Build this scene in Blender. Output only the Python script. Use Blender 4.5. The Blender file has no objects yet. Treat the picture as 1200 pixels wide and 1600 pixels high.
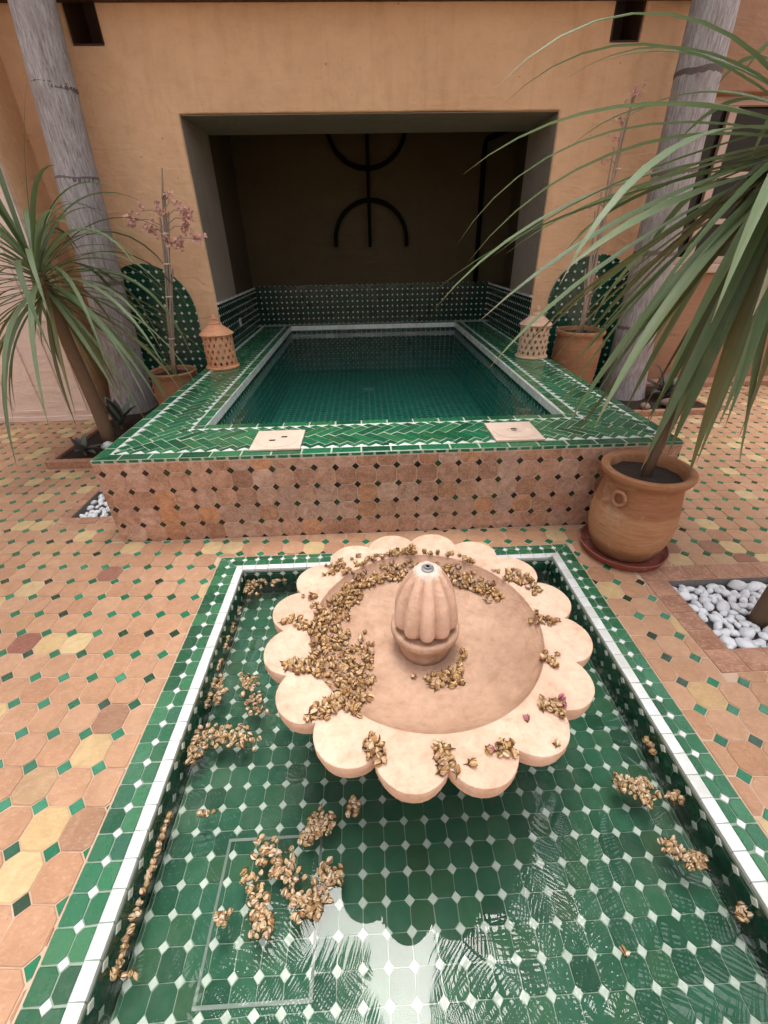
import bpy, bmesh, math, random
from mathutils import Vector, Matrix, noise

random.seed(7)
R = math.radians
sc = bpy.context.scene
col = sc.collection

# ------------------------------------------------------------------ camera, sky, sun, exposure
CAM = Vector((1.4032, -2.0380, 1.40))
FW = Vector((0.02834531, 0.84910268, -0.52746677))
RT = Vector((0.99890876, -0.04365599, -0.01659638))
UP = Vector((0.03711911, 0.52642075, 0.84941354))
cd = bpy.data.cameras.new("camera")
cam = bpy.data.objects.new("camera", cd)
col.objects.link(cam)
m3 = Matrix((RT, UP, -FW)).transposed()
cam.matrix_world = Matrix.Translation(CAM) @ m3.to_4x4()
cd.sensor_fit = 'VERTICAL'
cd.sensor_height = 36.0
cd.lens = 676.95 / 1600 * 36.0
cd.clip_start = 0.02
cd.clip_end = 500
sc.camera = cam

SUN_EL, SUN_AZ = R(83), R(20)          # azimuth measured from +Y, clockwise
world = bpy.data.worlds.new("World")
sc.world = world
world.use_nodes = True
wn = world.node_tree
wn.nodes.clear()
sky = wn.nodes.new('ShaderNodeTexSky')
sky.sky_type = 'NISHITA'
sky.sun_disc = False
sky.sun_elevation = SUN_EL
sky.sun_rotation = SUN_AZ
sky.dust_density = 4.0
sky.ozone_density = 1.0
hs = wn.nodes.new('ShaderNodeHueSaturation')
hs.inputs['Saturation'].default_value = 0.38
bg = wn.nodes.new('ShaderNodeBackground')
bg.inputs['Strength'].default_value = 0.14
wo = wn.nodes.new('ShaderNodeOutputWorld')
wn.links.new(sky.outputs[0], hs.inputs['Color'])
wn.links.new(hs.outputs[0], bg.inputs['Color'])
wn.links.new(bg.outputs[0], wo.inputs['Surface'])

sd = bpy.data.lights.new("sun", 'SUN')
sd.energy = 1.1
sd.angle = R(36)
sd.color = (1.0, 0.955, 0.88)
sun = bpy.data.objects.new("sun", sd)
col.objects.link(sun)
sdir = Vector((math.sin(SUN_AZ) * math.cos(SUN_EL), math.cos(SUN_AZ) * math.cos(SUN_EL), math.sin(SUN_EL)))
sun.rotation_euler = sdir.to_track_quat('Z', 'Y').to_euler()
sun.location = sdir * 20

sc.view_settings.view_transform = 'Standard'
sc.view_settings.look = 'None'
sc.view_settings.exposure = 1.78
sc.view_settings.gamma = 1.0
sc.render.engine = 'CYCLES'
sc.cycles.use_denoising = True
sc.cycles.max_bounces = 8
sc.cycles.diffuse_bounces = 5
sc.cycles.glossy_bounces = 4
sc.cycles.transparent_max_bounces = 12
sc.cycles.caustics_reflective = False
sc.cycles.caustics_refractive = False
sc.cycles.sample_clamp_indirect = 6.0

# ------------------------------------------------------------------ helpers
def tag(o, label=None, cat=None, group=None, kind=None):
    if label: o['label'] = label
    if cat: o['category'] = cat
    if group: o['group'] = group
    if kind: o['kind'] = kind
    return o

def empty(name, loc=(0, 0, 0)):
    o = bpy.data.objects.new(name, None)
    o.location = loc
    o.empty_display_size = 0.05
    col.objects.link(o)
    return o

def thing(name, label, cat, loc=(0, 0, 0), group=None):
    return tag(empty(name, loc), label, cat, group)

def link(name, me, parent=None, loc=None, rot=None, scale=None):
    """loc is in world space; roots are never rotated."""
    o = bpy.data.objects.new(name, me)
    col.objects.link(o)
    l = Vector(loc) if loc is not None else Vector((0, 0, 0))
    if parent is not None:
        o.parent = parent
        q = parent
        while q is not None:
            l = l - Vector(q.location)
            q = q.parent
    o.location = l
    if rot is not None: o.rotation_euler = rot
    if scale is not None: o.scale = scale
    return o

def mesh(name, verts, faces, mat, smooth=False):
    me = bpy.data.meshes.new(name)
    me.from_pydata([tuple(v) for v in verts], [], faces)
    if mat: me.materials.append(mat)
    if smooth: me.polygons.foreach_set('use_smooth', [True] * len(me.polygons))
    me.update()
    return me

class MB:
    def __init__(s): s.v = []; s.f = []
    def add(s, vs, fs):
        b = len(s.v); s.v += [tuple(q) for q in vs]; s.f += [tuple(i + b for i in f) for f in fs]; return s
    def box(s, a, b):
        (x0, y0, z0), (x1, y1, z1) = a, b
        return s.add([(x0,y0,z0),(x1,y0,z0),(x1,y1,z0),(x0,y1,z0),(x0,y0,z1),(x1,y0,z1),(x1,y1,z1),(x0,y1,z1)],
                     [(3,2,1,0),(4,5,6,7),(0,1,5,4),(1,2,6,5),(2,3,7,6),(3,0,4,7)])
    def tube(s, pts, rad, n=8, cap=True):
        pts = [Vector(p) for p in pts]
        rs = rad if isinstance(rad, (list, tuple)) else [rad] * len(pts)
        vs = []; fs = []
        prev = None
        for i, p in enumerate(pts):
            t = (pts[min(i + 1, len(pts) - 1)] - pts[max(i - 1, 0)]).normalized()
            if prev is None:
                a = Vector((0, 0, 1)) if abs(t.z) < .9 else Vector((1, 0, 0))
                x = t.cross(a).normalized()
            else:
                x = (prev - t * prev.dot(t)).normalized()
            prev = x
            y = t.cross(x)
            for k in range(n):
                an = 2 * math.pi * k / n
                vs.append(p + (x * math.cos(an) + y * math.sin(an)) * rs[i])
        for i in range(len(pts) - 1):
            for k in range(n):
                k2 = (k + 1) % n
                fs.append((i*n+k, i*n+k2, (i+1)*n+k2, (i+1)*n+k))
        if cap:
            fs.append(tuple(range(n - 1, -1, -1)))
            fs.append(tuple((len(pts) - 1) * n + k for k in range(n)))
        return s.add(vs, fs)
    def lathe(s, prof, n=32, c=(0, 0, 0), cap=True, rfun=None):
        vs = []; fs = []
        for (r, z) in prof:
            for k in range(n):
                an = 2 * math.pi * k / n
                rr = r * (rfun(an, z) if rfun else 1)
                vs.append((c[0] + rr * math.cos(an), c[1] + rr * math.sin(an), c[2] + z))
        for i in range(len(prof) - 1):
            for k in range(n):
                k2 = (k + 1) % n
                fs.append((i*n+k, i*n+k2, (i+1)*n+k2, (i+1)*n+k))
        if cap:
            fs.append(tuple(range(n - 1, -1, -1)))
            fs.append(tuple((len(prof) - 1) * n + k for k in range(n)))
        return s.add(vs, fs)
    def build(s, name, mat, parent=None, loc=None, smooth=False, rot=None, bevel=0):
        o = link(name, mesh(name, s.v, s.f, mat, smooth), parent, loc, rot)
        if bevel:
            b = o.modifiers.new('bevel', 'BEVEL'); b.width = bevel; b.segments = 2; b.limit_method = 'ANGLE'; b.angle_limit = R(40)
        return o

def autosmooth(o, ang=40):
    me = o.data
    bm = bmesh.new(); bm.from_mesh(me)
    for f in bm.faces: f.smooth = True
    for e in bm.edges:
        if len(e.link_faces) == 2 and e.calc_face_angle(0) > R(ang): e.smooth = False
    bm.to_mesh(me); bm.free()
    return o

def project(P):
    d = Vector(P) - CAM
    z = d.dot(FW)
    if z <= 0.02: return None
    return (600 + 676.95 * d.dot(RT) / z, 800 - 676.95 * d.dot(UP) / z, z)

def ray(px, py):
    return (FW + RT * ((px - 600) / 676.95) - UP * ((py - 800) / 676.95)).normalized()

def at_z(px, py, z):
    v = ray(px, py); return CAM + v * ((z - CAM.z) / v.z)

def at_y(px, py, y):
    v = ray(px, py); return CAM + v * ((y - CAM.y) / v.y)

# ------------------------------------------------------------------ materials
class NT:
    def __init__(s, name):
        s.m = bpy.data.materials.new(name); s.m.use_nodes = True
        s.t = s.m.node_tree; s.t.nodes.clear()
        s.out = s.n('ShaderNodeOutputMaterial')
    def n(s, typ, **kw):
        q = s.t.nodes.new(typ)
        for k, v in kw.items(): setattr(q, k, v)
        return q
    def l(s, a, b): s.t.links.new(a, b)
    def val(s, sock, v):
        if isinstance(v, bpy.types.NodeSocket): s.l(v, sock)
        else: sock.default_value = v
    def math(s, op, a, b=0.0):
        q = s.n('ShaderNodeMath', operation=op); s.val(q.inputs[0], a); s.val(q.inputs[1], b); return q.outputs[0]
    def rnd(s):
        a = s.n('ShaderNodeObjectInfo').outputs['Random']
        b = s.n('ShaderNodeNewGeometry').outputs['Random Per Island']
        return s.math('FRACT', s.math('ADD', a, b))
    def coords(s, rnd=None, world=False):
        if world: c = s.n('ShaderNodeNewGeometry').outputs['Position']
        else: c = s.n('ShaderNodeTexCoord').outputs['Object']
        if rnd is not None:
            q = s.n('ShaderNodeVectorMath', operation='ADD')
            s.l(c, q.inputs[0])
            k = s.math('MULTIPLY', rnd, 57.0)
            cm = s.n('ShaderNodeCombineXYZ')
            for i in range(3): s.l(k, cm.inputs[i])
            s.l(cm.outputs[0], q.inputs[1])
            c = q.outputs[0]
        return c
    def noise(s, vec, scale, detail=3.0, rough=.55, dist=0.0):
        q = s.n('ShaderNodeTexNoise'); s.l(vec, q.inputs['Vector'])
        q.inputs['Scale'].default_value = scale; q.inputs['Detail'].default_value = detail
        q.inputs['Roughness'].default_value = rough; q.inputs['Distortion'].default_value = dist
        return q.outputs['Fac']
    def scale(s, vec, v):
        q = s.n('ShaderNodeVectorMath', operation='MULTIPLY'); s.l(vec, q.inputs[0]); q.inputs[1].default_value = v; return q.outputs[0]
    def ramp(s, fac, stops, interp='LINEAR'):
        q = s.n('ShaderNodeValToRGB'); q.color_ramp.interpolation = interp
        e = q.color_ramp.elements
        while len(e) < len(stops): e.new(.5)
        for i, (p, c) in enumerate(stops):
            e[i].position = p; e[i].color = (*c, 1) if len(c) == 3 else c
        s.l(fac, q.inputs[0]); return q.outputs[0]
    def mix(s, fac, a, b, mode='MIX'):
        q = s.n('ShaderNodeMix', data_type='RGBA', blend_type=mode)
        s.val(q.inputs[0], fac)
        for i, v in ((6, a), (7, b)):
            if isinstance(v, tuple) and len(v) == 3: v = (*v, 1)
            s.val(q.inputs[i], v)
        return q.outputs[2]
    def mr(s, v, a, b, c, d):
        q = s.n('ShaderNodeMapRange'); s.l(v, q.inputs[0])
        for i, x in enumerate((a, b, c, d)): q.inputs[i + 1].default_value = x
        return q.outputs[0]
    def bump(s, h, strength=.3, dist=.01, normal=None):
        q = s.n('ShaderNodeBump'); s.l(h, q.inputs['Height'])
        q.inputs['Strength'].default_value = strength; q.inputs['Distance'].default_value = dist
        if normal is not None: s.l(normal, q.inputs['Normal'])
        return q.outputs[0]
    def pbr(s, color, rough=.6, normal=None, spec=.5, **kw):
        q = s.n('ShaderNodeBsdfPrincipled')
        if isinstance(color, tuple) and len(color) == 3: color = (*color, 1)
        s.val(q.inputs['Base Color'], color); s.val(q.inputs['Roughness'], rough)
        q.inputs['Specular IOR Level'].default_value = spec
        for k, v in kw.items(): s.val(q.inputs[k], v)
        if normal is not None: s.l(normal, q.inputs['Normal'])
        s.l(q.outputs[0], s.out.inputs['Surface'])
        return s.m

def glaze(name, stops, rough=(.08, .3), bumpy=.25, wscale=22.0, dirt=(.05, .05, .035), dirtamt=.25, spec=.5):
    t = NT(name); r = t.rnd(); c = t.coords(r)
    base = t.ramp(r, stops)
    n1 = t.noise(c, 26, 4); n2 = t.noise(c, 140, 2)
    colr = t.mix(t.mr(n1, .35, .75, 0, .45), base, t.mix(1.0, base, (.55, .6, .5), 'MULTIPLY'))
    wc = t.coords(world=True)
    d = t.noise(wc, 5.0, 5, .65)
    colr = t.mix(t.mr(d, .5, .85, 0, dirtamt), colr, dirt)
    rg = t.mr(n1, .3, .7, rough[0], rough[1])
    b = t.bump(t.noise(c, wscale, 2), bumpy, .012)
    b = t.bump(n2, .06, .002, b)
    return t.pbr(colr, rg, b, spec)

def terracotta(name, stops, rough=(.55, .8), pit=.6, interp='LINEAR', swirl=0.0, spec=.35, con=.7):
    t = NT(name); r = t.rnd(); c = t.coords(r)
    base = t.ramp(r, stops, interp)
    n1 = t.noise(c, 16, 5, .6, 1.2)
    n2 = t.noise(t.scale(c, (1, 2.2, 1)), 60, 4, .6, swirl)
    n3 = t.noise(c, 170, 2)
    dark = t.mix(1.0, base, (.55, .46, .40), 'MULTIPLY')
    pale = t.mix(.45, base, (.76, .58, .46))
    colr = t.mix(t.mr(n1, .36, .66, 0, con), base, dark)
    colr = t.mix(t.mr(n2, .5, .72, 0, con), colr, pale)
    blot = t.noise(c, 34, 3, .6, 2.0)
    colr = t.mix(t.mr(blot, .60, .70, 0, con*.55), colr, t.mix(1.0, base, (.75, .5, .4), 'MULTIPLY'))
    pits = t.mr(n3, .66, .74, 0, pit)
    colr = t.mix(pits, colr, t.mix(1.0, base, (.35, .3, .26), 'MULTIPLY'))
    wc = t.coords(world=True)
    colr = t.mix(t.mr(t.noise(wc, 2.3, 5, .6), .48, .8, 0, .35), colr, (.2, .12, .08))
    h = t.math('SUBTRACT', t.math('MULTIPLY', n1, .7), t.math('MULTIPLY', pits, .35))
    b = t.bump(h, .3, .006)
    b = t.bump(n2, .15, .002, b)
    return t.pbr(colr, t.mr(n2, .3, .7, rough[0], rough[1]), b, spec)

def plaster(name, a, b_, rough=.85, stain=.3, pits=True, dark=(.28, .14, .07), ps=15.0, fs=1.0):
    t = NT(name); c = t.coords(world=True)
    n1 = t.noise(c, 1.3*fs, 6, .6); n2 = t.noise(c, 9*fs, 5, .65, .4); n3 = t.noise(t.scale(c, (1, 1, 2.4)), 46*(1+(fs-1)*.4), 4, .6)
    colr = t.mix(t.mr(n1, .3, .7, 0, 1), a, b_)
    colr = t.mix(t.mr(n2, .45, .75, 0, stain), colr, t.mix(1.0, colr, (.78, .72, .66), 'MULTIPLY'))
    streak = t.noise(t.scale(c, (7, 7, .6)), 1.6, 4, .6)
    colr = t.mix(t.mr(streak, .52, .8, 0, stain * .9), colr, t.mix(1.0, colr, (.72, .64, .56), 'MULTIPLY'))
    h = n2
    if pits:
        v = t.n('ShaderNodeTexVoronoi'); t.l(c, v.inputs['Vector']); v.inputs['Scale'].default_value = ps
        pk = t.mr(v.outputs['Distance'], .03, .10, 1, 0)
        gate = t.mr(t.noise(c, 5.0*fs, 2), .50, .60, 0, 1)
        pk = t.math('MULTIPLY', pk, gate)
        colr = t.mix(t.math('MULTIPLY', pk, .75), colr, dark)
        h = t.math('SUBTRACT', n2, t.math('MULTIPLY', pk, .8))
    tw = t.noise(t.scale(c, (1.0, 1.0, 3.2)), 3.2*fs, 4, .55, 1.5)
    colr = t.mix(t.mr(tw, .42, .68, 0, stain*.55), colr, t.mix(1.0, colr, (1.12, 1.08, 1.04), 'MULTIPLY'))
    b = t.bump(tw, .5, .03 if fs == 1 else .002)
    b = t.bump(h, .4, .012, b)
    b = t.bump(n3, .3, .004, b)
    return t.pbr(colr, rough, b, .2)

GREEN = [(0, (.010, .075, .034)), (.25, (.016, .115, .052)), (.55, (.020, .140, .066)), (.8, (.036, .175, .070)), (.92, (.030, .120, .050)), (1, (.012, .095, .054))]
M = {}
M['green'] = glaze('green_glaze', GREEN)
M['rimgreen'] = glaze('green_glaze_rim', [(0, (.014, .075, .036)), (.25, (.020, .115, .050)), (.55, (.028, .145, .070)), (.8, (.042, .165, .072)), (1, (.020, .100, .060))], rough=(.12, .4), dirt=(.10, .12, .07), dirtamt=.4)
M['green_basin'] = glaze('green_glaze_basin', [(0, (.020, .078, .046)), (.3, (.030, .112, .064)), (.6, (.038, .130, .078)), (.85, (.048, .140, .076)), (1, (.040, .105, .052))], dirt=(.15, .18, .13), dirtamt=.5, rough=(.5, .7), spec=.12)
M['green_dark'] = glaze('green_glaze_dark', [(0, (.004, .040, .024)), (.5, (.006, .06, .034)), (1, (.008, .075, .038))])
M['green_shaded'] = glaze('green_glaze_shaded', [(0, (.003, .018, .012)), (.5, (.004, .028, .018)), (1, (.005, .036, .020))])  # near-black copy of the green glaze, alcove shade put into its colour
M['pool_green'] = glaze('green_glaze_pool', [(0, (.025, .22, .155)), (.4, (.035, .30, .21)), (.8, (.045, .36, .25)), (1, (.03, .26, .19))], spec=.15, rough=(.4, .6))
M['cabochon'] = glaze('green_cabochon', [(0, (.014, .026, .014)), (.10, (.018, .05, .022)), (.16, (.010, .11, .05)), (.7, (.016, .16, .075)), (1, (.035, .21, .11))], rough=(.12, .35))
M['cabochon_wall'] = glaze('dark_cabochon', [(0, (.014, .010, .007)), (.7, (.022, .015, .009)), (.78, (.022, .05, .012)), (.92, (.025, .03, .012)), (1, (.016, .075, .02))], rough=(.15, .4))
M['white'] = glaze('white_glaze', [(0, (.62, .62, .60)), (.5, (.74, .74, .74)), (1, (.68, .70, .72))], rough=(.15, .35), bumpy=.12, dirt=(.35, .33, .27), dirtamt=.3)
M['white_basin'] = glaze('white_glaze_basin', [(0, (.60, .63, .56)), (.5, (.70, .72, .66)), (1, (.54, .58, .50))], rough=(.2, .4), bumpy=.12, dirt=(.2, .22, .15), dirtamt=.25, spec=.15)
M['floor'] = terracotta('terracotta_floor', [(0, (.42, .225, .125)), (.16, (.46, .26, .152)), (.34, (.41, .22, .125)), (.5, (.48, .28, .168)), (.64, (.43, .24, .142)), (.78, (.39, .20, .110)), (.80, (.51, .35, .17)), (.94, (.56, .42, .225)), (1, (.24, .09, .06))], con=.38, pit=.5)
M['front'] = terracotta('terracotta_wall', [(0, (.36, .175, .11)), (.2, (.54, .315, .22)), (.4, (.43, .22, .135)), (.6, (.59, .375, .285)), (.8, (.47, .285, .215)), (.92, (.57, .275, .13)), (1, (.31, .155, .105))], rough=(.12, .42), swirl=3.5, spec=.6, con=.95)
M['brick'] = terracotta('terracotta_brick', [(0, (.40, .20, .125)), (.5, (.45, .235, .15)), (1, (.36, .175, .105))])
M['grout'] = plaster('grout', (.48, .33, .235), (.55, .39, .29), .9, .4, False)
M['grout_pale'] = plaster('grout_pale', (.34, .36, .29), (.42, .43, .35), .9, .4, False)
M['grout_green'] = plaster('grout_green', (.22, .29, .23), (.29, .35, .28), .8, .5, False)
M['plaster'] = plaster('orange_plaster', (.64, .385, .222), (.75, .475, .290), stain=.42, ps=11.0)
M['bedding'] = plaster('wall_bedding', (.44, .28, .20), (.52, .35, .26), .9, .4, False)
M['plaster_pale'] = plaster('cream_plaster', (.60, .52, .42), (.66, .58, .48))  # pale tone picked to keep orange bounce down, unseen walls only
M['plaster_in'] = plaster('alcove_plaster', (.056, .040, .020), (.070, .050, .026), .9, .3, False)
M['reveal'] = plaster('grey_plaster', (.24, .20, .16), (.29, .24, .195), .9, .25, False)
M['plaster_far'] = plaster('shaded_brown_plaster', (.34, .19, .12), (.40, .23, .145))  # brown plaster with the far wall's shade darkened into its colour
M['pink'] = plaster('pink_paint', (.74, .58, .51), (.78, .62, .55), .5, .2, False)
M['stone'] = plaster('peach_stone', (.55, .35, .25), (.70, .49, .375), .8, .8, True, (.26, .15, .10), 48.0, 4.0)
M['stone_wet'] = plaster('peach_stone_damp', (.38, .23, .155), (.52, .34, .24), .55, .9, True, (.18, .11, .07), 60.0, 4.0)
M['chalk'] = plaster('chalky_stone', (.70, .60, .54), (.58, .42, .34), .9, .5, True, (.3, .2, .15), 90.0, 10.0)
M['pot'] = None

def pot_mat(name, zs, cols):
    """terracotta pot with a damp tide line: bands of wear along its height"""
    t = NT(name); c = t.coords()
    sx = t.n('ShaderNodeSeparateXYZ'); t.l(c, sx.inputs[0])
    w = t.noise(c, 7, 4)
    z = t.math('ADD', sx.outputs[2], t.math('MULTIPLY', t.math('SUBTRACT', w, .5), .03))
    q = t.ramp(t.mr(z, 0, zs[-1], 0, 1), [(a / zs[-1], b) for a, b in zip(zs, cols)])
    n = t.noise(t.scale(c, (1, 1, 6)), 12, 5, .6, .5)
    q = t.mix(t.mr(n, .4, .7, 0, .6), q, t.mix(1.0, q, (.62, .54, .47), 'MULTIPLY'))
    sa = t.noise(c, 9, 5, .65, .8)
    q = t.mix(t.mr(sa, .56, .74, 0, .5), q, (.52, .38, .28))
    b = t.bump(t.noise(t.scale(c, (.15, .15, 6)), 14, 3), .25, .006)
    b = t.bump(t.noise(c, 120, 3), .15, .002, b)
    return t.pbr(q, .75, b, .3)
M['pot'] = pot_mat('terracotta_pot', [0, .09, .12, .29, .31, .52], [(.26, .12, .06), (.28, .13, .065), (.44, .225, .115), (.42, .215, .11), (.31, .135, .065), (.36, .165, .08)])
M['pot_plain'] = pot_mat('terracotta_pot_plain', [0, .2, .4, .7], [(.30, .14, .075), (.36, .175, .095), (.33, .16, .085), (.38, .19, .10)])
M['saucer'] = pot_mat('red_saucer', [0, .05, .1], [(.22, .06, .04), (.26, .075, .05), (.28, .085, .06)])
M['lantern'] = pot_mat('lantern_clay', [0, .2, .5], [(.64, .30, .165), (.66, .33, .19), (.64, .29, .165)])
M['lantern_pale'] = pot_mat('lantern_pale_clay', [0, .2, .5], [(.60, .42, .28), (.62, .42, .29), (.62, .38, .28)])

def simple(name, colr, rough=.6, var=.3, sc_=30, spec=.4, **kw):
    t = NT(name); r = t.rnd(); c = t.coords(r)
    n = t.noise(c, sc_, 4)
    a = tuple(x * (1 - var) for x in colr); b = tuple(min(1, x * (1 + var)) for x in colr)
    f = t.math('MULTIPLY_ADD', n, .6); 
    q = t.mix(t.math('FRACT', t.math('ADD', t.math('MULTIPLY', r, .5), t.math('MULTIPLY', n, .5))), a, b)
    return t.pbr(q, rough, t.bump(n, .3, .004), spec, **kw)
M['soil'] = simple('soil', (.030, .017, .010), .95, .5, 60)
M['iron'] = simple('black_iron', (.003, .0025, .002), .8, .3, 30, .08)
M['wood'] = simple('dark_wood', (.055, .022, .011), .6, .4, 14)
M['pebble'] = simple('white_pebble', (.72, .72, .73), .55, .16, 18)
M['rock'] = simple('brown_rock', (.22, .15, .12), .85, .4, 25)
M['gravelbed'] = simple('bed_soil', (.16, .15, .14), .9, .4, 40)
M['frame'] = simple('window_frame', (.52, .37, .30), .5, .1)
M['glass'] = NT('window_glass').pbr((.012, .012, .012), .08, None, .5)
M['metal'] = simple('nozzle_metal', (.30, .30, .30), .35, .2, 60, Metallic=.8)
M['cane'] = simple('dry_cane', (.30, .22, .17), .8, .4, 80)
M['tie'] = simple('raffia_tie', (.55, .50, .42), .8, .2, 80)
M['bract'] = simple('dry_bract', (.58, .32, .27), .7, .35, 60)
M['skim'] = plaster('skimmer_lid', (.62, .46, .37), (.68, .52, .43), .6, .3, False)
M['fitting'] = simple('pool_fitting', (.45, .50, .48), .4, .1)
M['hatch'] = simple('hatch_metal', (.20, .23, .20), .6, .3)

def leaf_mat(name, a, b, spec=.45, rough=.42, trans=.25):
    t = NT(name); r = t.rnd(); c = t.coords(r)
    n = t.noise(t.scale(c, (1, 1, 1)), 6, 4)
    q = t.mix(t.math('FRACT', t.math('ADD', t.math('MULTIPLY', r, .75), t.math('MULTIPLY', n, .25))), a, b)
    p = t.n('ShaderNodeBsdfPrincipled'); t.l(q, p.inputs['Base Color']); p.inputs['Roughness'].default_value = rough
    p.inputs['Specular IOR Level'].default_value = spec
    tr = t.n('ShaderNodeBsdfTranslucent'); t.l(q, tr.inputs['Color'])
    ms = t.n('ShaderNodeMixShader'); ms.inputs[0].default_value = trans
    t.l(p.outputs[0], ms.inputs[1]); t.l(tr.outputs[0], ms.inputs[2]); t.l(ms.outputs[0], t.out.inputs['Surface'])
    return t.m
def blade_mat(name, a, b, tip):
    t = NT(name); r = t.rnd(); c = t.coords(r)
    al = t.n('ShaderNodeAttribute', attribute_name='along').outputs['Fac']; ac = t.n('ShaderNodeAttribute', attribute_name='across').outputs['Fac']
    cm = t.n('ShaderNodeCombineXYZ'); t.l(t.math('MULTIPLY', ac, 9.0), cm.inputs[0]); t.l(t.math('MULTIPLY', al, 3.0), cm.inputs[1]); t.l(t.math('MULTIPLY', r, 60.0), cm.inputs[2])
    st = t.noise(cm.outputs[0], 1.0, 4, .6)
    n = t.noise(c, 9, 4)
    q = t.mix(r, a, b)
    q = t.mix(t.mr(st, .4, .7, 0, .55), q, t.mix(1.0, q, (.55, .62, .45), 'MULTIPLY'))
    q = t.mix(t.mr(n, .55, .8, 0, .5), q, (.20, .19, .08))
    dry = t.math('ADD', al, t.math('MULTIPLY', t.math('SUBTRACT', n, .5), .25))
    q = t.mix(t.mr(dry, .90, 1.0, 0, .9), q, tip)
    q = t.mix(t.mr(al, .0, .12, .6, 0), q, (.30, .32, .16))
    p = t.n('ShaderNodeBsdfPrincipled'); t.l(q, p.inputs['Base Color']); t.val(p.inputs['Roughness'], t.mr(st, .3, .7, .32, .55))
    p.inputs['Specular IOR Level'].default_value = .5
    t.l(t.bump(st, .35, .002), p.inputs['Normal'])
    tr = t.n('ShaderNodeBsdfTranslucent'); t.l(q, tr.inputs['Color'])
    ms = t.n('ShaderNodeMixShader'); ms.inputs[0].default_value = .3
    t.l(p.outputs[0], ms.inputs[1]); t.l(tr.outputs[0], ms.inputs[2]); t.l(ms.outputs[0], t.out.inputs['Surface'])
    return t.m
M['blade'] = blade_mat('spiky_leaf', (.075, .125, .042), (.24, .31, .165), (.22, .14, .07))
M['blade_old'] = blade_mat('spiky_leaf_old', (.12, .115, .04), (.24, .23, .10), (.20, .12, .06))
M['frond'] = leaf_mat('palm_frond', (.035, .075, .022), (.07, .13, .04))
M['brom'] = leaf_mat('dark_leaf', (.05, .05, .045), (.14, .13, .12))
M['bromgreen'] = leaf_mat('pale_leaf', (.12, .17, .13), (.22, .28, .24))

def trunk_mat():
    t = NT('palm_bark'); c = t.coords(world=True)
    s = t.noise(t.scale(c, (9, 9, 1.1)), 9, 5, .65, .5)
    n = t.noise(c, 5, 4)
    f = t.noise(t.scale(c, (4, 4, 1)), 45, 3)
    q = t.ramp(s, [(.28, (.17, .14, .135)), (.48, (.35, .315, .315)), (.72, (.52, .49, .50))])
    q = t.mix(t.mr(n, .45, .75, 0, .55), q, (.22, .17, .16))
    q = t.mix(t.mr(f, .6, .72, 0, .5), q, (.07, .05, .05))
    return t.pbr(q, .85, t.bump(s, .6, .012, t.bump(f, .3, .004)), .2)
M['bark'] = trunk_mat()
M['scar'] = simple('bark_scar', (.15, .115, .11), .95, .5, 40)
M['stem'] = simple('spiky_stem', (.16, .10, .06), .85, .45, 25)

def bud_mat(name, stops):
    t = NT(name); r = t.rnd(); c = t.coords(r)
    q = t.ramp(r, stops)
    n = t.noise(c, 260, 3); 
    q = t.mix(t.mr(n, .4, .7, 0, .55), q, t.mix(1.0, q, (.5, .38, .25), 'MULTIPLY'))
    return t.pbr(q, .9, t.bump(n, .5, .001), .1)
M['bud'] = bud_mat('dry_petal', [(0, (.22, .10, .042)), (.25, (.50, .30, .13)), (.5, (.66, .45, .24)), (.7, (.38, .20, .085)), (.88, (.72, .56, .39)), (1, (.26, .11, .06))])
M['bud_water'] = bud_mat('wet_petal', [(0, (.24, .13, .06)), (.25, (.50, .32, .15)), (.55, (.64, .48, .30)), (.8, (.70, .58, .44)), (1, (.28, .14, .07))])
M['bud_pink'] = bud_mat('pink_petal', [(0, (.42, .12, .16)), (1, (.50, .22, .26))])
M['calyx'] = bud_mat('dry_calyx', [(0, (.075, .042, .018)), (1, (.14, .085, .035))])

def water_mat(name, tint, ior, bumps, rough=.0, film=(.0, .0), cloud=(.45, .46, .40)):
    t = NT(name); c = t.coords(world=True)
    tr = t.n('ShaderNodeBsdfTransparent'); tr.inputs[0].default_value = (*tint, 1)
    gl = t.n('ShaderNodeBsdfGlossy'); gl.inputs['Roughness'].default_value = rough
    fr = t.n('ShaderNodeFresnel'); fr.inputs[0].default_value = ior
    b = t.bump(t.noise(c, bumps[0], 2), bumps[1], .01)
    t.l(b, gl.inputs['Normal']); t.l(b, fr.inputs['Normal'])
    df = t.n('ShaderNodeBsdfDiffuse'); df.inputs[0].default_value = (*cloud, 1)
    m0 = t.n('ShaderNodeMixShader'); t.l(t.mr(t.noise(c, 3.0, 6, .7), .45, .8, film[0], film[1]), m0.inputs[0]); t.l(tr.outputs[0], m0.inputs[1]); t.l(df.outputs[0], m0.inputs[2])
    ms = t.n('ShaderNodeMixShader'); t.l(fr.outputs[0], ms.inputs[0]); t.l(m0.outputs[0], ms.inputs[1]); t.l(gl.outputs[0], ms.inputs[2])
    t.l(ms.outputs[0], t.out.inputs['Surface'])
    return t.m
M['water'] = water_mat('basin_water', (.90, .95, .93), 1.42, (5.0, .06), film=(.0, .05))
M['poolwater'] = water_mat('pool_water', (.88, .99, .96), 1.42, (7.0, .08), film=(.15, .22), cloud=(.02, .20, .15))

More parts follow.
